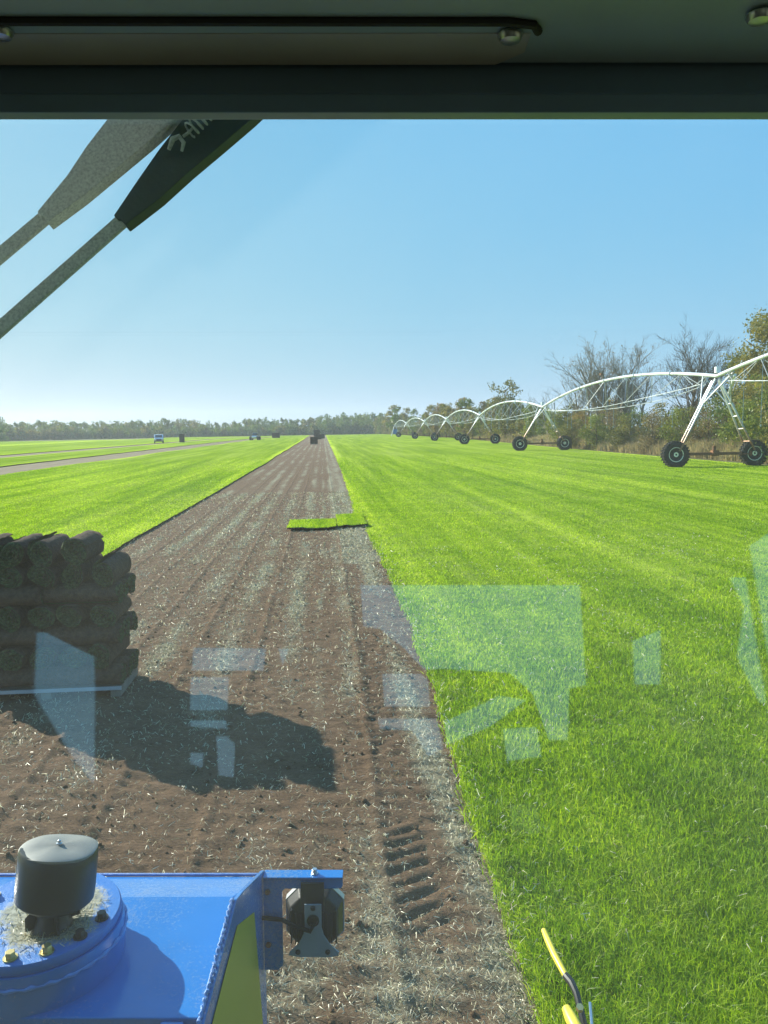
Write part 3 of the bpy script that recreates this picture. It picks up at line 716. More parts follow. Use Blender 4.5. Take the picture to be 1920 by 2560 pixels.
rt = Matrix.Rotation(R(-9), 3, 'X') @ Matrix.Rotation(R(4), 3, 'Y')
cc = Vector((-.673, 1.462, -.996))
m.lathe([(.044, -.01), (.036, .004), (.029, .02), (.028, .05)], 28, cc); stem = m.build('cap_stem', 'black_plastic')
for k in range(4):
    a = k*math.pi/2+.6; VB().prism([cc+Vector((.028*math.cos(a), .028*math.sin(a), 0)), cc+Vector((.050*math.cos(a), .050*math.sin(a), 0)), cc+Vector((.050*math.cos(a), .050*math.sin(a), .028)), cc+Vector((.028*math.cos(a), .028*math.sin(a), .045))], (.004, .002, 0)).build('rib', 'black_plastic', stem)
m = VB(); wob = lambda p, q: Vector((p.x*(1+.012*math.sin(3*q+1)), p.y*(1+.012*math.sin(3*q+1)), p.z+.0035*math.sin(2*q)))
m.lathe([(.030, .040), (.068, .044), (.0755, .051), (.0765, .07), (.0762, .13), (.0757, .146), (.073, .150)], 56, cc, rt, fn=wob)
capo = m.build('breather_cap', 'black_plastic')
m = VB(); m.lathe([(.0748, .146), (.0752, .1505), (.070, .1530), (.04, .1555), (.008, .1562)], 56, cc, rt, fn=lambda p, q: p+Vector((0, 0, .0010*math.sin(3*q)*p.length*10))).build('lid', 'cap_lid', capo)
m = VB(); tip = cc+rt @ Vector((0, 0, .158)); m.lathe([(.0065, 0), (.0065, .002), (.0035, .003), (.0035, .007), (.002, .008)], 10, tip, rt).build('stud', 'steel', capo)
# clippings lying on the cover
n_ = 420; a = rng.uniform(0, 6.28, n_); rd = .045+np.abs(rng.normal(0, .05, n_)); gx = -.675+rd*np.cos(a)*.9; gy = 1.475+rd*np.sin(a)
ok = ((gx-cx)**2+(gy-cy)**2 < .148**2); gx, gy = gx[ok], gy[ok]
V, F, r = clippings(gx, gy, 0*gx-.998+EYE, rng.uniform(.006, .016, len(gx)), rng.uniform(.0010, .0018, len(gx)))
o = link('clippings', np_mesh('clippings', V, F, r, [M['straw']]), cover); o['kind'] = 'stuff'
# bracket and work light
yb = 1.776
br = VB()
br.prism([(-.296, yb, -1.094), (-.101, yb, -1.094), (-.101, yb, -1.112), (-.106, yb, -1.120), (-.243, yb, -1.120), (-.250, yb, -1.127), (-.250, yb, -1.322), (-.262, yb, -1.334), (-.296, yb, -1.334)], (0, .006, 0))
br.bx((-.296, yb-.004, -1.0935), (-.101, yb+.03, -1.0885)); brk = br.build('light_bracket', 'blue_paint', bevel=.001)
for zz in (-1.127, -1.265):
    VB().lathe([(.007, 0), (.007, .005), (.005, .006)], 6, (-.285, yb-.001, zz), Matrix.Rotation(R(90), 3, 'X'), sm=False).build('bolt', 'rusty', brk)
VB().lathe([(.009, 0), (.009, .003)], 16, (-.171, yb+.012, -1.0885)).lathe([(.0065, .003), (.0065, .013)], 6, (-.171, yb+.012, -1.0885), sm=False).build('bolt', 'steel', brk)
wl = VB(); ct = Vector((-.172, yb+.02, -1.206)); rx = Matrix.Rotation(R(90), 3, 'X')
def octo(r, k=.38):
    out = []
    for cxs, czs in ((1, 1), (-1, 1), (-1, -1), (1, -1)):
        a_ = (cxs*r, czs*r*k) if cxs*czs > 0 else (cxs*r*k, czs*r)
        b_ = (cxs*r*k, czs*r) if cxs*czs > 0 else (cxs*r, czs*r*k)
        out += [a_, b_]
    return out
def ring2(r, y): return [ct+Vector((a, y, b*1.04)) for a, b in octo(r, .56)]
sec = [(.044, -.030), (.060, -.022), (.0705, .005), (.0705, .032), (.066, .038)]
vs = []; [vs.extend(ring2(r, y)) for r, y in sec]; fs = [(i*8+k, i*8+(k+1) % 8, (i+1)*8+(k+1) % 8, (i+1)*8+k) for i in range(len(sec)-1) for k in range(8)]+[tuple(range(8)), tuple(range(32, 40))]
light = VB(); light.add(vs, fs); light = light.build('work_light', 'black_plastic', bevel=.004)
for k in range(11):
    x_ = ct.x-.055+k*.011; VB().bx((x_-.0016, ct.y-.034, ct.z-.048), (x_+.0016, ct.y-.018, ct.z+.035+.008*math.cos(k-5))).build('cooling_fin', 'black_plastic', light)
rim = VB(); o8 = [ring2(.0725, .006), ring2(.0725, .026)]; rim.add(o8[0]+o8[1]+ring2(.0700, .006)+ring2(.0700, .026), [(k, (k+1) % 8, 8+(k+1) % 8, 8+k) for k in range(8)]+[(16+k, k, (k+1) % 8, 16+(k+1) % 8)[::-1] for k in range(8)]+[(24+k, 8+k, 8+(k+1) % 8, 24+(k+1) % 8) for k in range(8)]).build('chrome_rim', 'steel', light)
VB().bx((-.203, yb-.012, -1.172), (-.146, yb-.006, -1.098)).build('mount_strap', 'black_plastic', light, .002)
yy_ = ct.y-.040
prof = [(-.193, -1.146), (-.152, -1.146), (-.152, -1.205), (-.147, -1.225), (-.132, -1.249), (-.110, -1.270), (-.112, -1.280), (-.130, -1.283), (-.205, -1.283), (-.233, -1.278), (-.231, -1.270), (-.209, -1.249), (-.196, -1.222), (-.193, -1.205)]
bp = VB(); bp.prism([(a, yy_-.004, b) for a, b in prof], (0, .004, 0)).build('back_plate', 'plate_grey', light, .0008)
for a, b in ((-.210, -1.268), (-.137, -1.268), (-.172, -1.155)):
    VB().lathe([(.0062, 0), (.0062, .003), (.004, .005)], 12, (a, yy_-.004, b), rx).build('screw', 'black_plastic', light)
VB().lathe([(.0145, 0), (.0150, .004), (.011, .006), (.010, .002)], 20, (-.172, yy_-.004, -1.186), rx).build('cable_gland', 'black_plastic', light)
VB().tube([(-.170, yy_-.010, -1.192), (-.178, yy_-.014, -1.208), (-.21, yy_-.006, -1.203), (-.25, yb-.008, -1.196), (-.30, yb-.008, -1.19)], .0052, 8).build('cable', 'rubber', light)
# yellow tube, black hose and plate low at the right of the machine
y1 = VB(); y1.tube([(.481, 2.167, -1.50), (.484, 2.12, -1.50), (.489, 2.06, -1.50), (.500, 1.985, -1.50), (.503, 1.972, -1.501)], [.0085, .0098, .0100, .0095, .0085], 12).build('yellow_lever', 'yellow_paint')
y1 = VB(); y1.tube([(.501, 1.976, -1.50), (.512, 1.95, -1.502), (.518, 1.92, -1.51), (.522, 1.86, -1.54), (.524, 1.80, -1.60)], [.010, .0105, .009, .009, .009], 10).build('lever_rod', 'black_plastic')
y1 = VB(); y1.tube([(.475, 1.853, -1.50), (.479, 1.82, -1.50), (.49, 1.75, -1.50)], [.012, .0165, .0170], 14).build('yellow_grip', 'yellow_paint')
VB().prism([(.535, 1.865, -1.49), (.541, 1.872, -1.50), (.540, 1.80, -1.62), (.522, 1.76, -1.62), (.523, 1.80, -1.50)], (.007, 0, 0)).build('link_plate', 'steel', bevel=.001)
VB().lathe([(.010, 0), (.010, .012)], 6, (.508, 1.85, -1.50), Matrix.Rotation(R(20), 3, 'X'), sm=False).build('nut', 'brass_zinc')
VB().bx((.30, 1.30, -1.72), (.62, 1.66, -1.64)).bx((-.30, .9, -1.75), (.4, 1.35, -1.66)).build('chassis_beam', 'blue_paint', bevel=.004)

# ------------------------------------------------------------------ irrigation machine
TW = [(19.2, 6.5, 4.5), (19.37, 36.9, 4.44), (19.40, 67.3, 3.82), (20.2, 98.6, 3.68), (20.72, 128.9, 3.58), (20.95, 158.5, 3.5), (21.5, 198.5, 3.44), (22.1, 236, 3.4)]
irr = tag(empty('irrigation_machine', (19.4, 36.9, 0)), 'long white wheeled irrigation machine with arched truss spans beside the hedge', 'irrigation machine')
O = Vector((19.4, 36.9, 0))
class IB(MB):
    def build(s, name, mat, parent=irr, bevel=0, sharp=True):
        if parent is irr: s.v = [tuple(Vector(p)-O) for p in s.v]
        return MB.build(s, name, M[mat], parent, bevel, sharp)
def tyre_mesh():
    m = MB(); Rr, w = .66, .19
    ry = Matrix.Rotation(R(90), 3, 'X')
    m.lathe([(.36, -.13), (.42, -w), (.60, -w), (Rr-.03, -w*.72), (Rr-.03, w*.72), (.60, w), (.42, w), (.36, .13)], 32, (0, 0, 0), ry)
    for k in range(26):
        for sgn in (-1, 1):
            a = 2*math.pi*(k+(.5 if sgn > 0 else 0))/26
            rr = Matrix.Rotation(-a, 3, 'Y') @ Matrix.Rotation(sgn*R(28), 3, 'X')
            c = Matrix.Rotation(-a, 3, 'Y') @ Vector((Rr-.018, sgn*w*.55, 0))
            m.box(c, (.055, w*1.15, .055), rr)
    return m.mesh('tyre')
def rim_mesh():
    m = MB(); ry = Matrix.Rotation(R(90), 3, 'X')
    m.lathe([(.37, .12), (.37, .15), (.34, .15), (.33, .13), (.29, .115), (.14, .10), (.12, .13), (.05, .14), (.05, -.14), (.12, -.13), (.14, -.10), (.29, -.115), (.33, -.13), (.34, -.15), (.37, -.15), (.37, -.12)], 24, (0, 0, 0), ry)
    for k in range(8):
        a = 2*math.pi*k/8; m.lathe([(.018, -.12), (.018, .12)], 6, (.095*math.cos(a), 0, .095*math.sin(a)), ry, sm=False)
    return m.mesh('rim')
TY, RM = tyre_mesh(), rim_mesh()
TY.materials.append(M['rubber']); RM.materials.append(M['rim_cream'])
for i, (tx, ty, tz) in enumerate(TW):
    last = i == len(TW)-1
    if last:      # fixed end with a blue cabinet
        m = IB()
        for sx in (-1.2, 1.2):
            for sy in (-1, 1): m.tube([(tx+sx, ty+sy, 0), (tx+sx*.12, ty+sy*.12, tz)], .07, 6)
        m.build('pivot_leg', 'galvanised'); IB().bx((tx-.6, ty-.6, .5), (tx+.5, ty-.3, 2.0)).build('control_cabinet', 'blue_box', bevel=.03)
        continue
    wb = 2.02
    for s, nm in ((-1, 'f'), (1, 'r')):
        if i == 0: continue
        wx = tx+s*wb; th = R(random.uniform(0, 40)); sk = R(random.uniform(-14, 14)) if i > 2 else R(random.uniform(-5, 5))
        w = empty('wheel', Vector((wx, ty, .62))-O); w.parent = irr; w.rotation_euler = (0, 0, sk)
        for me_, n_ in ((TY, 'tyre'), (RM, 'rim')):
            o = bpy.data.objects.new(n_, me_); col.objects.link(o); o.parent = w; o.rotation_euler = (0, th, 0)
        # ladder leg: two tubes with rungs
        a0 = Vector((wx-s*.10, ty-.28, .80)); a1 = Vector((tx+s*.10, ty-.05, tz-.15)); b0 = Vector((wx-s*.02+s*-.22, ty+.30, .80)); b1 = Vector((tx+s*.16, ty+.12, tz-.22))
        m = IB(); m.tube([a0, a1], .05, 6); m.tube([b0+Vector((s*-.0, 0, 0)), b1], .05, 6)
        for k in (.12, .3, .48, .66): m.tube([a0.lerp(a1, k), b0.lerp(b1, k)], .035, 5)
        m.build('tower_leg', 'leg')
        # V brace from the pipe down to the leg
        m = IB(); kz = a0.lerp(a1, .66)
        m.tube([Vector((tx-.1*s, ty-1.4, tz+.12)), kz], .035, 5); m.tube([Vector((tx, ty+1.4, tz+.12)), b0.lerp(b1, .66)], .035, 5); m.build('leg_brace', 'galvanised')
    if i:
        m = IB(); m.bx((tx-wb+.2, ty-.07, .56), (tx+wb-.2, ty+.07, .70)); m.build('base_beam', 'rusty')
        m = IB(); m.bx((tx-.16, ty-.16, .52), (tx+.16, ty+.1, .80)); m.tube([(tx-wb+.3, ty-.16, .60), (tx+wb-.3, ty-.16, .60)], .025, 6); m.lathe([(.09, 0), (.09, .22)], 10, (tx-.02, ty, .80)); m.build('drive_motor', 'rusty')
        for s in (-1, 1):
            IB().bx((tx+s*(wb-.28), ty-.12, .50), (tx+s*(wb-.05), ty+.12, .76)).build('gearbox', 'rusty')
        IB().bx((tx-.14, ty-.2, tz+.14), (tx+.10, ty+.02, tz+.44)).build('tower_box', 'white_paint', bevel=.02)
        m = IB(); m.tube([(tx+.1, ty-1.5, tz-.05), (tx+.75, ty+.2, tz-.85)], .075, 8).build('overhang_pipe', 'white_paint')
for i in range(len(TW)-1):
    A, B = Vector(TW[i]), Vector(TW[i+1]); N = 24; rise = 1.05 if i else 1.2
    D = (B-A); side = Vector((D.y, -D.x, 0)).normalized()
    pp = lambda t: A.lerp(B, t)+Vector((0, 0, rise*4*t*(1-t)))
    m = IB(); m.tube([pp(k/N) for k in range(N+1)], .088, 10); m.build('pipe_span', 'pipe_zinc')
    m = IB()
    for k in range(1, 6): c = pp(k/6); d = (pp(k/6+.01)-c).normalized(); m.tube([c-d*.05, c+d*.05], .135, 10)
    m.build('flange_ring', 'galvanised')
    low = lambda t, s: A.lerp(B, t)+Vector((0, 0, -.15-1.05*(math.sin(math.pi*t))**.8+.35*4*t*(1-t)))+side*s*.85*min(1, 4*t, 4*(1-t))
    m = IB(); K = 8
    for s in (-1, 1): m.tube([low(.045+.91*k/20, s) for k in range(21)], .019, 5)
    m.build('truss_rod', 'galvanised')
    m = IB()
    for k in range(K):
        t0 = (k+.5)/K; tp = k/K; tn = (k+1)/K
        for s in (-1, 1):
            for q_ in (max(tp, .03), min(tn, .97)): m.tube([pp(q_), low(t0, s)], .018, 4)
        m.tube([low(t0, -1), low(t0, 1)], .02, 4)
    m.build('truss_strut', 'galvanised')
    m = IB()
    for k in range(1, 14):
        t0 = k/14; p = pp(t0); sgn = 1 if k % 2 else -1
        m.tube([p+Vector((0, 0, .10)), p+side*sgn*.05+Vector((0, 0, .24)), p+side*sgn*.16+Vector((0, 0, .16)), p+side*sgn*.19+Vector((0, 0, -.3)), p+side*sgn*.19+Vector((0, 0, -p.z+2.1))], .012, 4, mi=0)
        m.lathe([(.03, -.1), (.05, 0)], 6, p+side*sgn*.19+Vector((0, 0, -p.z+2.05)))
    m.build('drop_hose', 'black_plastic' if i > 2 else 'plate_grey')
    if i == 1:    # small sprinkler stand on the pipe
        c = pp(.52); m = IB(); m.tube([c, c+Vector((0, 0, .45))], .03, 6); m.bx(c+Vector((-.12, -.1, .42)), c+Vector((.05, .12, .55))); m.build('end_sprinkler', 'rusty')

# ------------------------------------------------------------------ trees
def leaves(cent, rad, n, size, seed, shell=.55, flat=1.0):
    """n leaf quads spread through clumps; returns V,F,rnd. cent (m,3) rad (m,)"""
    g = np.random.default_rng(seed); cent = np.asarray(cent, float); rad = np.asarray(rad, float)
    wgt = rad**2; k = g.choice(len(cent), n, p=wgt/wgt.sum())
    d = g.normal(size=(n, 3)); d /= np.linalg.norm(d, axis=1)[:, None]
    rr = rad[k]*(shell+(1-shell)*g.uniform(0, 1, n)**.5)*(1+.25*g.normal(size=n)*.6)
    c = cent[k]+d*rr[:, None]*np.array([1, 1, .8*flat])
    a = g.normal(size=(n, 3)); a /= np.linalg.norm(a, axis=1)[:, None]; b = np.cross(a, g.normal(size=(n, 3))); b /= np.linalg.norm(b, axis=1)[:, None]
    s = size*g.uniform(.55, 1.35, n)[:, None]
    V = np.stack([c-a*s, c-b*s*.6, c+a*s, c+b*s*.6], 1).reshape(-1, 3)
    clump = g.uniform(0, 1, len(cent))[k]
    rnd = np.clip(.5*clump+.5*g.uniform(0, 1, n), 0, 1)
    return V, np.arange(4*n).reshape(-1, 4), np.repeat(rnd, 4)
def clumps(seed, h, w, base=.25, n=16, r=.22, top=1.0):
    g = np.random.default_rng(seed); t = g.uniform(0, 1, n)
    prof = np.sin(np.pi*np.clip(t*.78+.12, 0, 1))**.6
    a = g.uniform(0, 6.28, n); rr = g.uniform(.2, 1, n)*w/2*prof*.85
    c = np.stack([rr*np.cos(a), rr*np.sin(a), h*(base+(1-base)*t*.92)], -1)
    return c, w*r*g.uniform(.6, 1.25, n)*(1.15-.55*t*top)
class Branch:
    def __init__(s, seed): s.g = random.Random(seed); s.m = MB(); s.tips = []
    def grow(s, p, d, L, r, lvl, maxl, up=.15, spread=.6, kids=4, sides=None):
        g = s.g; n = 4 if lvl < 2 else 3; pts = [p]; q = Vector(p); dd = Vector(d).normalized(); ends = []
        for i in range(n):
            dd = (dd+Vector((g.gauss(0, .055), g.gauss(0, .055), g.gauss(0, .04)+up*.22))).normalized(); q = q+dd*(L/n); pts.append(q.copy()); ends.append((q.copy(), dd.copy()))
        rad = [r*(1-.62*i/n) for i in range(n+1)]
        s.m.tube(pts, rad, 7 if lvl == 0 else (4 if lvl < 2 else 3), cap=False, sm=lvl < 2)
        if lvl >= maxl: s.tips.append(q); return
        kk = kids if lvl < 3 else max(3, kids-1)
        for k in range(kk+ (12 if lvl == 0 and kids > 4 else 4 if lvl == 0 else 0)):
            f = g.uniform(.22, 1) if lvl == 0 else g.uniform(.12, 1); i = min(n-1, int(f*n)); a0 = pts[i].lerp(pts[i+1], f*n-i); base = ends[i][1]
            side = Vector((g.gauss(0, 1), g.gauss(0, 1), g.gauss(0, .4))); side = (side-base*side.dot(base)).normalized()
            nd = (base*(1-spread)+side*spread+Vector((0, 0, up))).normalized()
            s.grow(a0, nd, L*g.uniform(.42, .66)*(1.15-.5*f if lvl == 0 else 1), r*(1-.6*f)*.50+.0045, lvl+1, maxl, up, spread, kids)
def trunk_mb(h, r, lean=.05, n=6, seed=0):
    g = random.Random(seed); m = MB(); top = Vector((g.uniform(-lean, lean)*h, g.uniform(-lean, lean)*h, h))
    pts = [Vector((0, 0, -.2)).lerp(top, k/4)+Vector((g.uniform(-.03, .03)*h*.5, 0, 0))*(k % 2) for k in range(5)]
    m.tube(pts, [r*(1-.7*k/4) for k in range(5)], n)
    for k in range(7):
        b = pts[1+k % 3].lerp(pts[2+k % 3], g.random()); a = g.uniform(0, 6.28); e = b+Vector((math.cos(a)*h*.22, math.sin(a)*h*.22, h*g.uniform(.12, .28)))
        m.tube([b, b.lerp(e, .5)+Vector((0, 0, .03*h)), e], [r*.35, r*.22, r*.08], 4, cap=False)
    return m
# proto library: (trunk mesh, crown mesh)
def proto(seed, h, w, mat, nleaf, lsize, base=.2, ncl=16, cr=.22, bark='bark', shell=.35, ntr=6):
    c, r = clumps(seed, h, w, base, ncl, cr)
    V, F, rn = leaves(c, r, nleaf, lsize, seed+1, shell)
    # stray leaves that break up the outline
    V2, F2, rn2 = leaves(c, r*1.45, int(nleaf*.22), lsize*.9, seed+2, .8)
    me = np_mesh('crown', np.concatenate([V, V2]), np.concatenate([F, F2+len(V)]), np.concatenate([rn, rn2]), [M[mat]])
    t = trunk_mb(h*.82, .02*h+.02, seed=seed, n=ntr).mesh('trunk'); t.materials.append(M[bark]); return t, me
def place(name, pr, x, y, s, label, cat, group, sz=None, rz=None, z=0):
    o = tag(empty(name, (x, y, z), random.uniform(0, 6.28) if rz is None else rz), label, cat, group); o.scale = (s, s, (sz or s))
    for nm, me in zip(('trunk', 'crown'), pr): link(nm, me, o)
    return o
# near hedge along the right side
BG = [proto(s, 5.0, 4.6, m, 5200, .085, .05, 26, .20) for s, m in ((101, 'leaf_green'), (102, 'leaf_olive'), (103, 'leaf_brown'), (104, 'leaf_green'), (105, 'leaf_olive'))]
BM = [proto(s, 5.0, 4.0, m, 1300, .16, .06, 18, .22, ntr=5) for s, m in ((111, 'leaf_green'), (112, 'leaf_olive'), (113, 'leaf_brown'), (114, 'leaf_olive'), (115, 'leaf_green'))]
TM = [proto(s, 9.0, 4.6, m, 2300, .17, .04, 36, .19, ntr=5) for s, m in ((121, 'leaf_olive'), (122, 'leaf_green'), (123, 'leaf_brown'), (124, 'leaf_olive'))]
kinds = ['green leafy', 'olive green', 'brownish autumn', 'dark green', 'yellowish olive']
def X_at(px, y):   # distance to the side of the line of sight through photo column px (1659 wide)
    a = (px-829.5)/1662; return y*math.tan(math.atan(a)+YAW)
near = [(1655, 44, 5.2), (1625, 50, 4.4), (1590, 47, 3.8), (1560, 54, 4.3), (1530, 50, 3.4), (1500, 58, 4.1), (1475, 53, 3.5), (1440, 60, 4.0), (1410, 56, 3.2), (1380, 64, 3.8), (1350, 61, 3.2), (1320, 68, 3.9), (1290, 66, 3.3), (1262, 74, 3.7), (1235, 70, 3.0), (1210, 80, 4.2), (1700, 40, 5), (1740, 36, 4.5)]
for k, (px, yy, hh) in enumerate(near):
    x = X_at(px, yy); kk = [0, 1, 3, 0, 2, 4, 0, 1, 2, 3, 4, 2, 0, 2, 1, 0, 1, 3][k]
    place('hedge_bush', BG[kk], x, yy, hh/5*1.0, '%s bush in the hedge behind the irrigation machine' % kinds[kk], 'bush', 'hedge bushes behind the irrigation machine', hh/5)
def where(y):
    for lim, t in ((82, 'just beyond the second wheel tower'), (98, 'before the third wheel tower'), (113, 'just beyond the third wheel tower'), (129, 'before the fourth wheel tower'), (144, 'just beyond the fourth wheel tower'), (159, 'before the fifth wheel tower'), (180, 'just beyond the fifth wheel tower'), (199, 'before the sixth wheel tower'), (236, 'by the last arch')):
        if y < lim: return t
    return 'past the last arch'
for yy in np.arange(76, 300, 5.5):
    for row in (0, 1):
        kk = random.randrange(5); yj = yy+random.uniform(-2, 2); x = np.interp(yj, [60, 93, 190, 320], [26, 27, 32, 33])+row*4.2+random.uniform(-1, 1); hh = random.uniform(2.8, 4.6)+row*1.0
        place('hedge_bush', BM[kk], x, yj, hh/5*1.05, '%s bush in the %s row of the hedge, %s' % (kinds[kk], ['front', 'back'][row], where(yj)), 'bush', 'bushes in the far part of the hedge', hh/5)
prof = [(780, 895), (820, 885), (845, 880), (900, 884), (930, 872), (960, 863), (1000, 855), (1040, 856), (1070, 850), (1100, 848), (1130, 866), (1180, 872), (1215, 880)]
for px in range(818, 1200, 7):
    yy = np.interp(px, [800, 850, 900, 960, 1000, 1090, 1180, 1220], [345, 300, 222, 172, 150, 118, 98, 90])+random.uniform(0, 8)
    ty = np.interp(px, *zip(*prof))+random.choice([-10, -6, 0, 6, 10, 14, 18]); x = X_at(px, yy); hz = 929-(px-697)*.0157
    hh = EYE+(hz-ty)*math.hypot(x, yy)/1662; kk = random.randrange(4)
    place('hedge_tree', TM[kk], x, yy, hh/9.4*random.uniform(.75, 1.15), ['olive green', 'green leafy', 'brownish autumn', 'yellowish olive'][kk]+' young tree above the hedge, '+where(yy), 'tree', 'young trees above the far hedge', hh/9.4)
# single trees that stand out
big = proto(131, 10.4, 7.6, 'leaf_olive', 19000, .10, .06, 60, .16)
place('leafy_tree', big, X_at(1668, 50), 50, 1.0, 'tall leafy olive and yellow tree at the right edge behind the irrigation machine', 'tree', None)
big2 = proto(133, 7.4, 4.8, 'leaf_green', 8000, .10, .08, 30, .18)
place('leafy_tree', big2, X_at(1612, 55), 55, 1.0, 'shorter dark green leafy tree just left of the tallest tree', 'tree', None)
mid = proto(135, 9.4, 7.0, 'leaf_olive', 3400, .15, .08, 40, .15)
place('leafy_tree', mid, X_at(1092, 114), 114, 1.0, 'rounded thinly leaved tree standing above the hedge between two pipe arches', 'tree', None)
lime = proto(137, 10.5, 6.4, 'leaf_lime', 900, .34, .12, 16, .2)
place('leafy_tree', lime, X_at(858, 270), 270, 1.06, 'bright lime green tree beyond the far end of the irrigation machine', 'tree', None)
def bare(px, yy, h, seed, label, bark, stems=1, spread=.55, up=.12, maxl=4, kids=4, lv=0):
    root = tag(empty('bare_tree', (X_at(px, yy), yy, 0)), label, 'tree')
    b = Branch(seed); g = random.Random(seed)
    for k in range(stems):
        a = k*6.28/stems+g.random(); d = Vector((math.cos(a)*.28*(stems > 1), math.sin(a)*.28*(stems > 1), 1))
        b.grow(Vector((math.cos(a)*.2*(stems > 1), 0, -.1)), d, h*.60*(g.uniform(.8, 1) if k else 1), h*.015, 0, maxl, up, spread, kids)
    zt = max(v_[2] for v_ in b.m.v); k_ = h/zt; b.m.v = [tuple(Vector(p)*k_) for p in b.m.v]
    b.m.build('trunk', M[bark], root, sharp=False)
    if lv:
        t = np.array([tuple(p*k_) for p in b.tips]); V, F, rn = leaves(t, np.full(len(t), .14), lv, .055, seed, .2)
        link('crown', np_mesh('crown', V, F, rn, [M['leaf_brown']]), root)
bare(1492, 58, 10.8, 3, 'bare single stemmed tree with upswept branches against the sky', 'bark', 1, .46, .14, 4, 6)
bare(1318, 72, 11.0, 8, 'wide many stemmed bare tree with a few brown leaves', 'bark_pale', 7, .40, .10, 4, 4, 2600)
bare(1262, 78, 9.0, 12, 'slender leafless tree left of the wide bare one', 'bark_pale', 2, .5, .18, 3, 4, 300)
bare(1190, 90, 6.8, 15, 'small thin leafless tree beside the pipe arch', 'bark_pale', 3, .55, .1, 3, 3)
bare(1370, 70, 8.6, 19, 'leaning bare tree right of the wide bare one', 'bark_pale', 2, .5, .14, 3, 4, 300)
# dead grass and weeds at the foot of the hedge
n = 76000; wy = 33+ (rng.uniform(0, 1, n)**1.9)*270
inner = np.interp(wy, [30, 63, 93, 190, 320], [23.2, 23.4, 25.0, 30, 30.6])
wx = inner+np.abs(rng.normal(0, 1.7, n))+.6*fbm(wy*.6, 0*wy, 3)
hgt = (.55+1.15*fbm(wx*.8, wy*.8, 12))*(.35+.65*np.clip((wx-inner)/1.3, 0, 1))*rng.uniform(.6, 1.2, n)
V, F, r = blades('w', wx, wy, 0*wx-.05, hgt, .035*(wy/45)**.7, .35)
r = np.clip(.5*r+.5*np.repeat(fbm(wx*.5, wy*.5, 99), 5)*1.2, 0, 1)
tag(link('dry_weeds', np_mesh('dry_weeds', V, F, r, [M['weed']])), 'tall dead grass and brown weeds along the foot of the hedge', 'weeds', kind='stuff')
# far tree line
FT = [proto(s, 10.0, w*1.25, m, 1100, .34, .0, 34, .21, ntr=4) for s, m, w in ((201, 'far_leaf', 6), (202, 'far_leaf', 4.2), (203, 'leaf_olive', 6), (204, 'far_leaf', 5), (205, 'leaf_green', 6.5), (206, 'leaf_green', 3.4))]
FB = [proto(s, 4.0, 6.5, m, 500, .34, .0, 14, .24, ntr=4) for s, m in ((211, 'far_leaf'), (212, 'leaf_olive'), (213, 'leaf_green'))]
tp = [(-80, 917), (0, 916), (60, 913), (130, 909), (220, 911), (300, 906), (380, 905), (480, 911), (560, 901), (650, 903), (700, 896), (740, 896), (790, 893), (830, 888)]
bp_ = [(-80, 955), (0, 951), (300, 946), (600, 940), (700, 938), (830, 936)]
FK = ['broad hazy green', 'narrow hazy green', 'broad olive', 'rounded hazy green', 'broad dark green', 'slim dark green']
def zone(px):
    for lim, t in ((70, 'at the left edge'), (140, 'near the left edge'), (220, 'well left of the silver car'), (300, 'just left of the silver car'), (360, 'behind the silver car'), (420, 'behind the tall grey stack'), (480, 'between the two vehicles'), (530, 'just left of the farm vehicle'), (575, 'behind the farm vehicle'), (620, 'right of the farm vehicle'), (665, 'left of the far turf stacks'), (710, 'behind the far turf stacks'), (760, 'just right of the strip end')):
        if px < lim: return t
    return 'near the corner with the hedge'
for row in range(2):
    for px in np.arange(-90, 838, 5.6 if row else 9.5):
        px = px+random.uniform(-3, 3); hz = 929-(px-697)*.0157; by = np.interp(px, *zip(*bp_))
        d = EYE*1662/(by-hz); d = min(d, 345)+(6 if not row else random.uniform(18, 45)); yy = d/math.hypot(1, math.tan(math.atan((px-829.5)/1662)+YAW)); x = X_at(px, yy)
        if row:
            ty = np.interp(px, *zip(*tp))+random.choice([-3, -1, 1, 3, 5]); hh = EYE+(hz-ty)*d/1662; kk = random.randrange(6)
            place('far_tree', FT[kk], x, yy, hh/10.6*random.uniform(.8, 1.2), FK[kk]+' tree in the far wood, '+zone(px), 'tree', 'trees of the far wood', hh/10.6)
        else:
            kk = random.randrange(3); s_ = random.uniform(.75, 1.25)
            place('far_bush', FB[kk], x, yy, s_, ['green', 'olive', 'dark green'][kk]+' bush at the foot of the far wood, '+zone(px), 'bush', 'bushes in front of the far wood')
for px, hh, y0 in ((770, 10.2, 352), (748, 10.6, 350), (712, 10, 350), (795, 10.5, 356), (10, 8.6, 262)):
    place('far_tree', FT[0], X_at(px, y0), y0, hh/10.6, 'larger hazy tree standing out in the far wood, '+zone(px), 'tree', 'dark trees standing out of the far wood', hh/10.6)

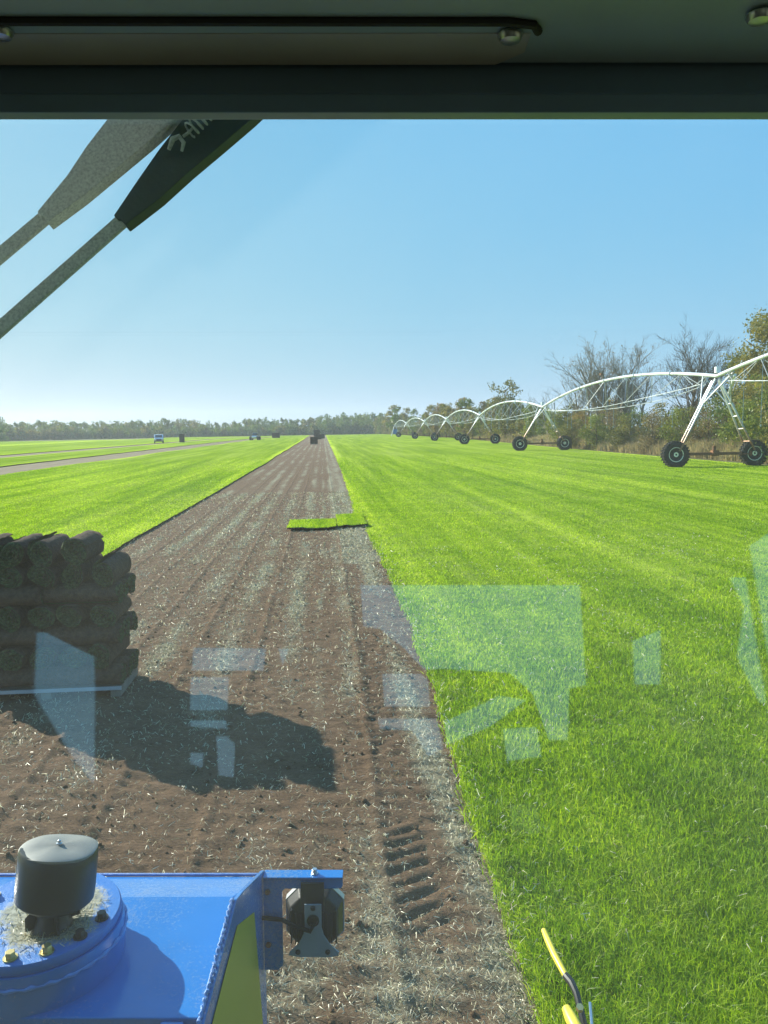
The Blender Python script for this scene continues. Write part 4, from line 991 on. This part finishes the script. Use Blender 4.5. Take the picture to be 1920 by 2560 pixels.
# ------------------------------------------------------------------ far stacks, vehicles
def far_stack(x, y, w, d, h, label, rz=0):
    root = tag(empty('turf_stack', (x, y, 0), rz), label, 'turf stack', 'dark stacks of turf rolls far down the field')
    MB().bx((-w/2, -d/2, 0), (w/2, d/2, .1)).build('pallet_base', M['wood'], root)
    m = MB(); nz = max(3, round((h-.1)/.17)); nx = max(3, round(w/.23))
    for k in range(nz):
        z = .1+(k+.5)*(h-.1)/nz
        if k % 2 == 0:
            for j in range(nx):
                xx = -w/2+(j+.5)*w/nx; m.tube([(xx, -d/2+random.uniform(-.02, .02), z), (xx, d/2, z)], .5*w/nx*1.03, 10)
        else:
            for j in range(3):
                yy = -d/2+(j+.5)*d/3; m.tube([(-w/2+random.uniform(-.02, .03), yy, z), (w/2+random.uniform(-.03, .03), yy, z)], .5*(h-.1)/nz*1.05, 10)
    o = m.build('roll_bundle', M['roll_soil'], root)
far_stack(-1.35, 116.5, 1.10, 1.1, 1.1, 'dark square stack of turf rolls at the far left edge of the soil strip')
far_stack(-.95, 176, 1.25, 1.1, 1.15, 'darker turf stack just behind and right of the nearest far one')
far_stack(-.15, 192, 1.2, 1.1, 1.1, 'rightmost of the turf stacks at the end of the soil strip')
far_stack(-1.6, 205, 1.6, 1.1, 2.2, 'tall double turf stack at the far end of the soil strip')
far_stack(-28.6, 160, .95, .9, 1.75, 'tall narrow grey stack standing between the two cars')
far_stack(-13.5, 225, 2.2, 1.2, 1.5, 'low dark turf stack in front of the far wood right of the cars')
def wheel_car(root, x, y, r, w):
    wl = empty('wheel', (x, y, r)); wl.parent = root; ry = Matrix.Rotation(R(90), 3, 'Y')
    MB().lathe([(r*.55, -w/2), (r*.95, -w/2), (r, -w/3), (r, w/3), (r*.95, w/2), (r*.55, w/2)], 20, (0, 0, 0), ry).build('tyre', M['rubber'], wl)
    MB().lathe([(r*.3, -w*.42), (r*.56, -w*.5), (r*.56, w*.5), (r*.3, w*.42)], 14, (0, 0, 0), ry).build('rim', M['silver_paint'], wl)
def suv(x, y, rz, label, s=1.0):
    root = tag(empty('parked_car', (x, y, 0), rz), label, 'car'); root.scale = (s, s, s)
    side = [(-2.2, .42), (-2.25, .85), (-2.1, 1.02), (-1.15, 1.12), (-.45, 1.68), (.95, 1.74), (1.95, 1.62), (2.25, 1.05), (2.28, .5), (2.1, .34), (-2.0, .34)]
    MB().prism([(-.88, a, b) for a, b in side], (1.76, 0, 0)).build('body', M['silver_paint'], root, .09)
    MB().prism([(-.70, -1.10, 1.16), (.70, -1.10, 1.16), (.60, -.56, 1.62), (-.60, -.56, 1.62)], (0, -.03, .02)).build('windscreen', M['dark_window'], root)
    MB().prism([(-.70, 2.25, 1.12), (.70, 2.25, 1.12), (.62, 2.03, 1.56), (-.62, 2.03, 1.56)], (0, .02, .01)).build('rear_window', M['dark_window'], root)
    for sx in (-1, 1):
        MB().prism([(sx*.885, -1.0, 1.14), (sx*.885, -.42, 1.58), (sx*.885, .93, 1.62), (sx*.885, 1.85, 1.5), (sx*.885, 2.0, 1.12)], (sx*.01, 0, 0)).build('side_window', M['dark_window'], root)
        MB().bx((sx*.52, -2.28, .72), (sx*.82, -2.2, .90)).build('headlight', M['steel'], root, .02)
        MB().bx((sx*.66, 2.22, .85), (sx*.84, 2.30, 1.25)).build('tail_light', M['lamp_red'], root, .02)
        MB().bx((sx*.90, -.98, 1.08), (sx*1.08, -.86, 1.22)).build('mirror', M['black_plastic'], root, .02)
        for yy in (-1.42, 1.42): wheel_car(root, sx*.80, yy, .36, .25)
    MB().bx((-.48, -2.29, .55), (.48, -2.2, .86)).build('grille', M['black_plastic'], root, .01)
    MB().bx((-.85, -2.32, .34), (.85, -2.16, .54)).build('bumper', M['black_plastic'], root, .03)
suv(-32.6, 157, R(12), 'silver car on the grass far left, beside the brown cut band')
def buggy(x, y, label):
    root = tag(empty('farm_vehicle', (x, y, 0), R(-6)), label, 'farm vehicle')
    MB().prism([(-.55, a, b) for a, b in [(-1.3, .45), (-1.35, .8), (-.9, 1.05), (.9, 1.0), (1.3, .8), (1.3, .45)]], (1.1, 0, 0)).build('body', M['silver_paint'], root, .05)
    MB().prism([(-.48, a, b) for a, b in [(-.7, 1.03), (-.35, 1.62), (.6, 1.62), (.8, 1.0)]], (.96, 0, 0)).build('cabin', M['dark_window'], root, .05)
    MB().bx((-.55, -.42, 1.62), (.55, .68, 1.70)).build('roof', M['silver_paint'], root, .03)
    for sx in (-1, 1):
        for yy in (-.95, .95): wheel_car(root, sx*.86, yy, .47, .42)
        MB().bx((sx*.28, -1.38, .72), (sx*.5, -1.32, .88)).build('headlight', M['steel'], root, .01)
buggy(-15.6, 180, 'small silver farm vehicle with fat black tyres near the far wood')

# ------------------------------------------------------------------ air
n = NT('haze_air'); pv = n.n('VolumePrincipled'); pv.inputs['Color'].default_value = (.86, .93, 1, 1); pv.inputs['Density'].default_value = .0004; pv.inputs['Anisotropy'].default_value = .35
n.l(pv.outputs[0], n.out.inputs['Volume'])
tag(link('haze', MB().bx((-900, -300, -1.1), (900, 1500, 40)).mesh('haze'), None, n.m), kind='stuff')
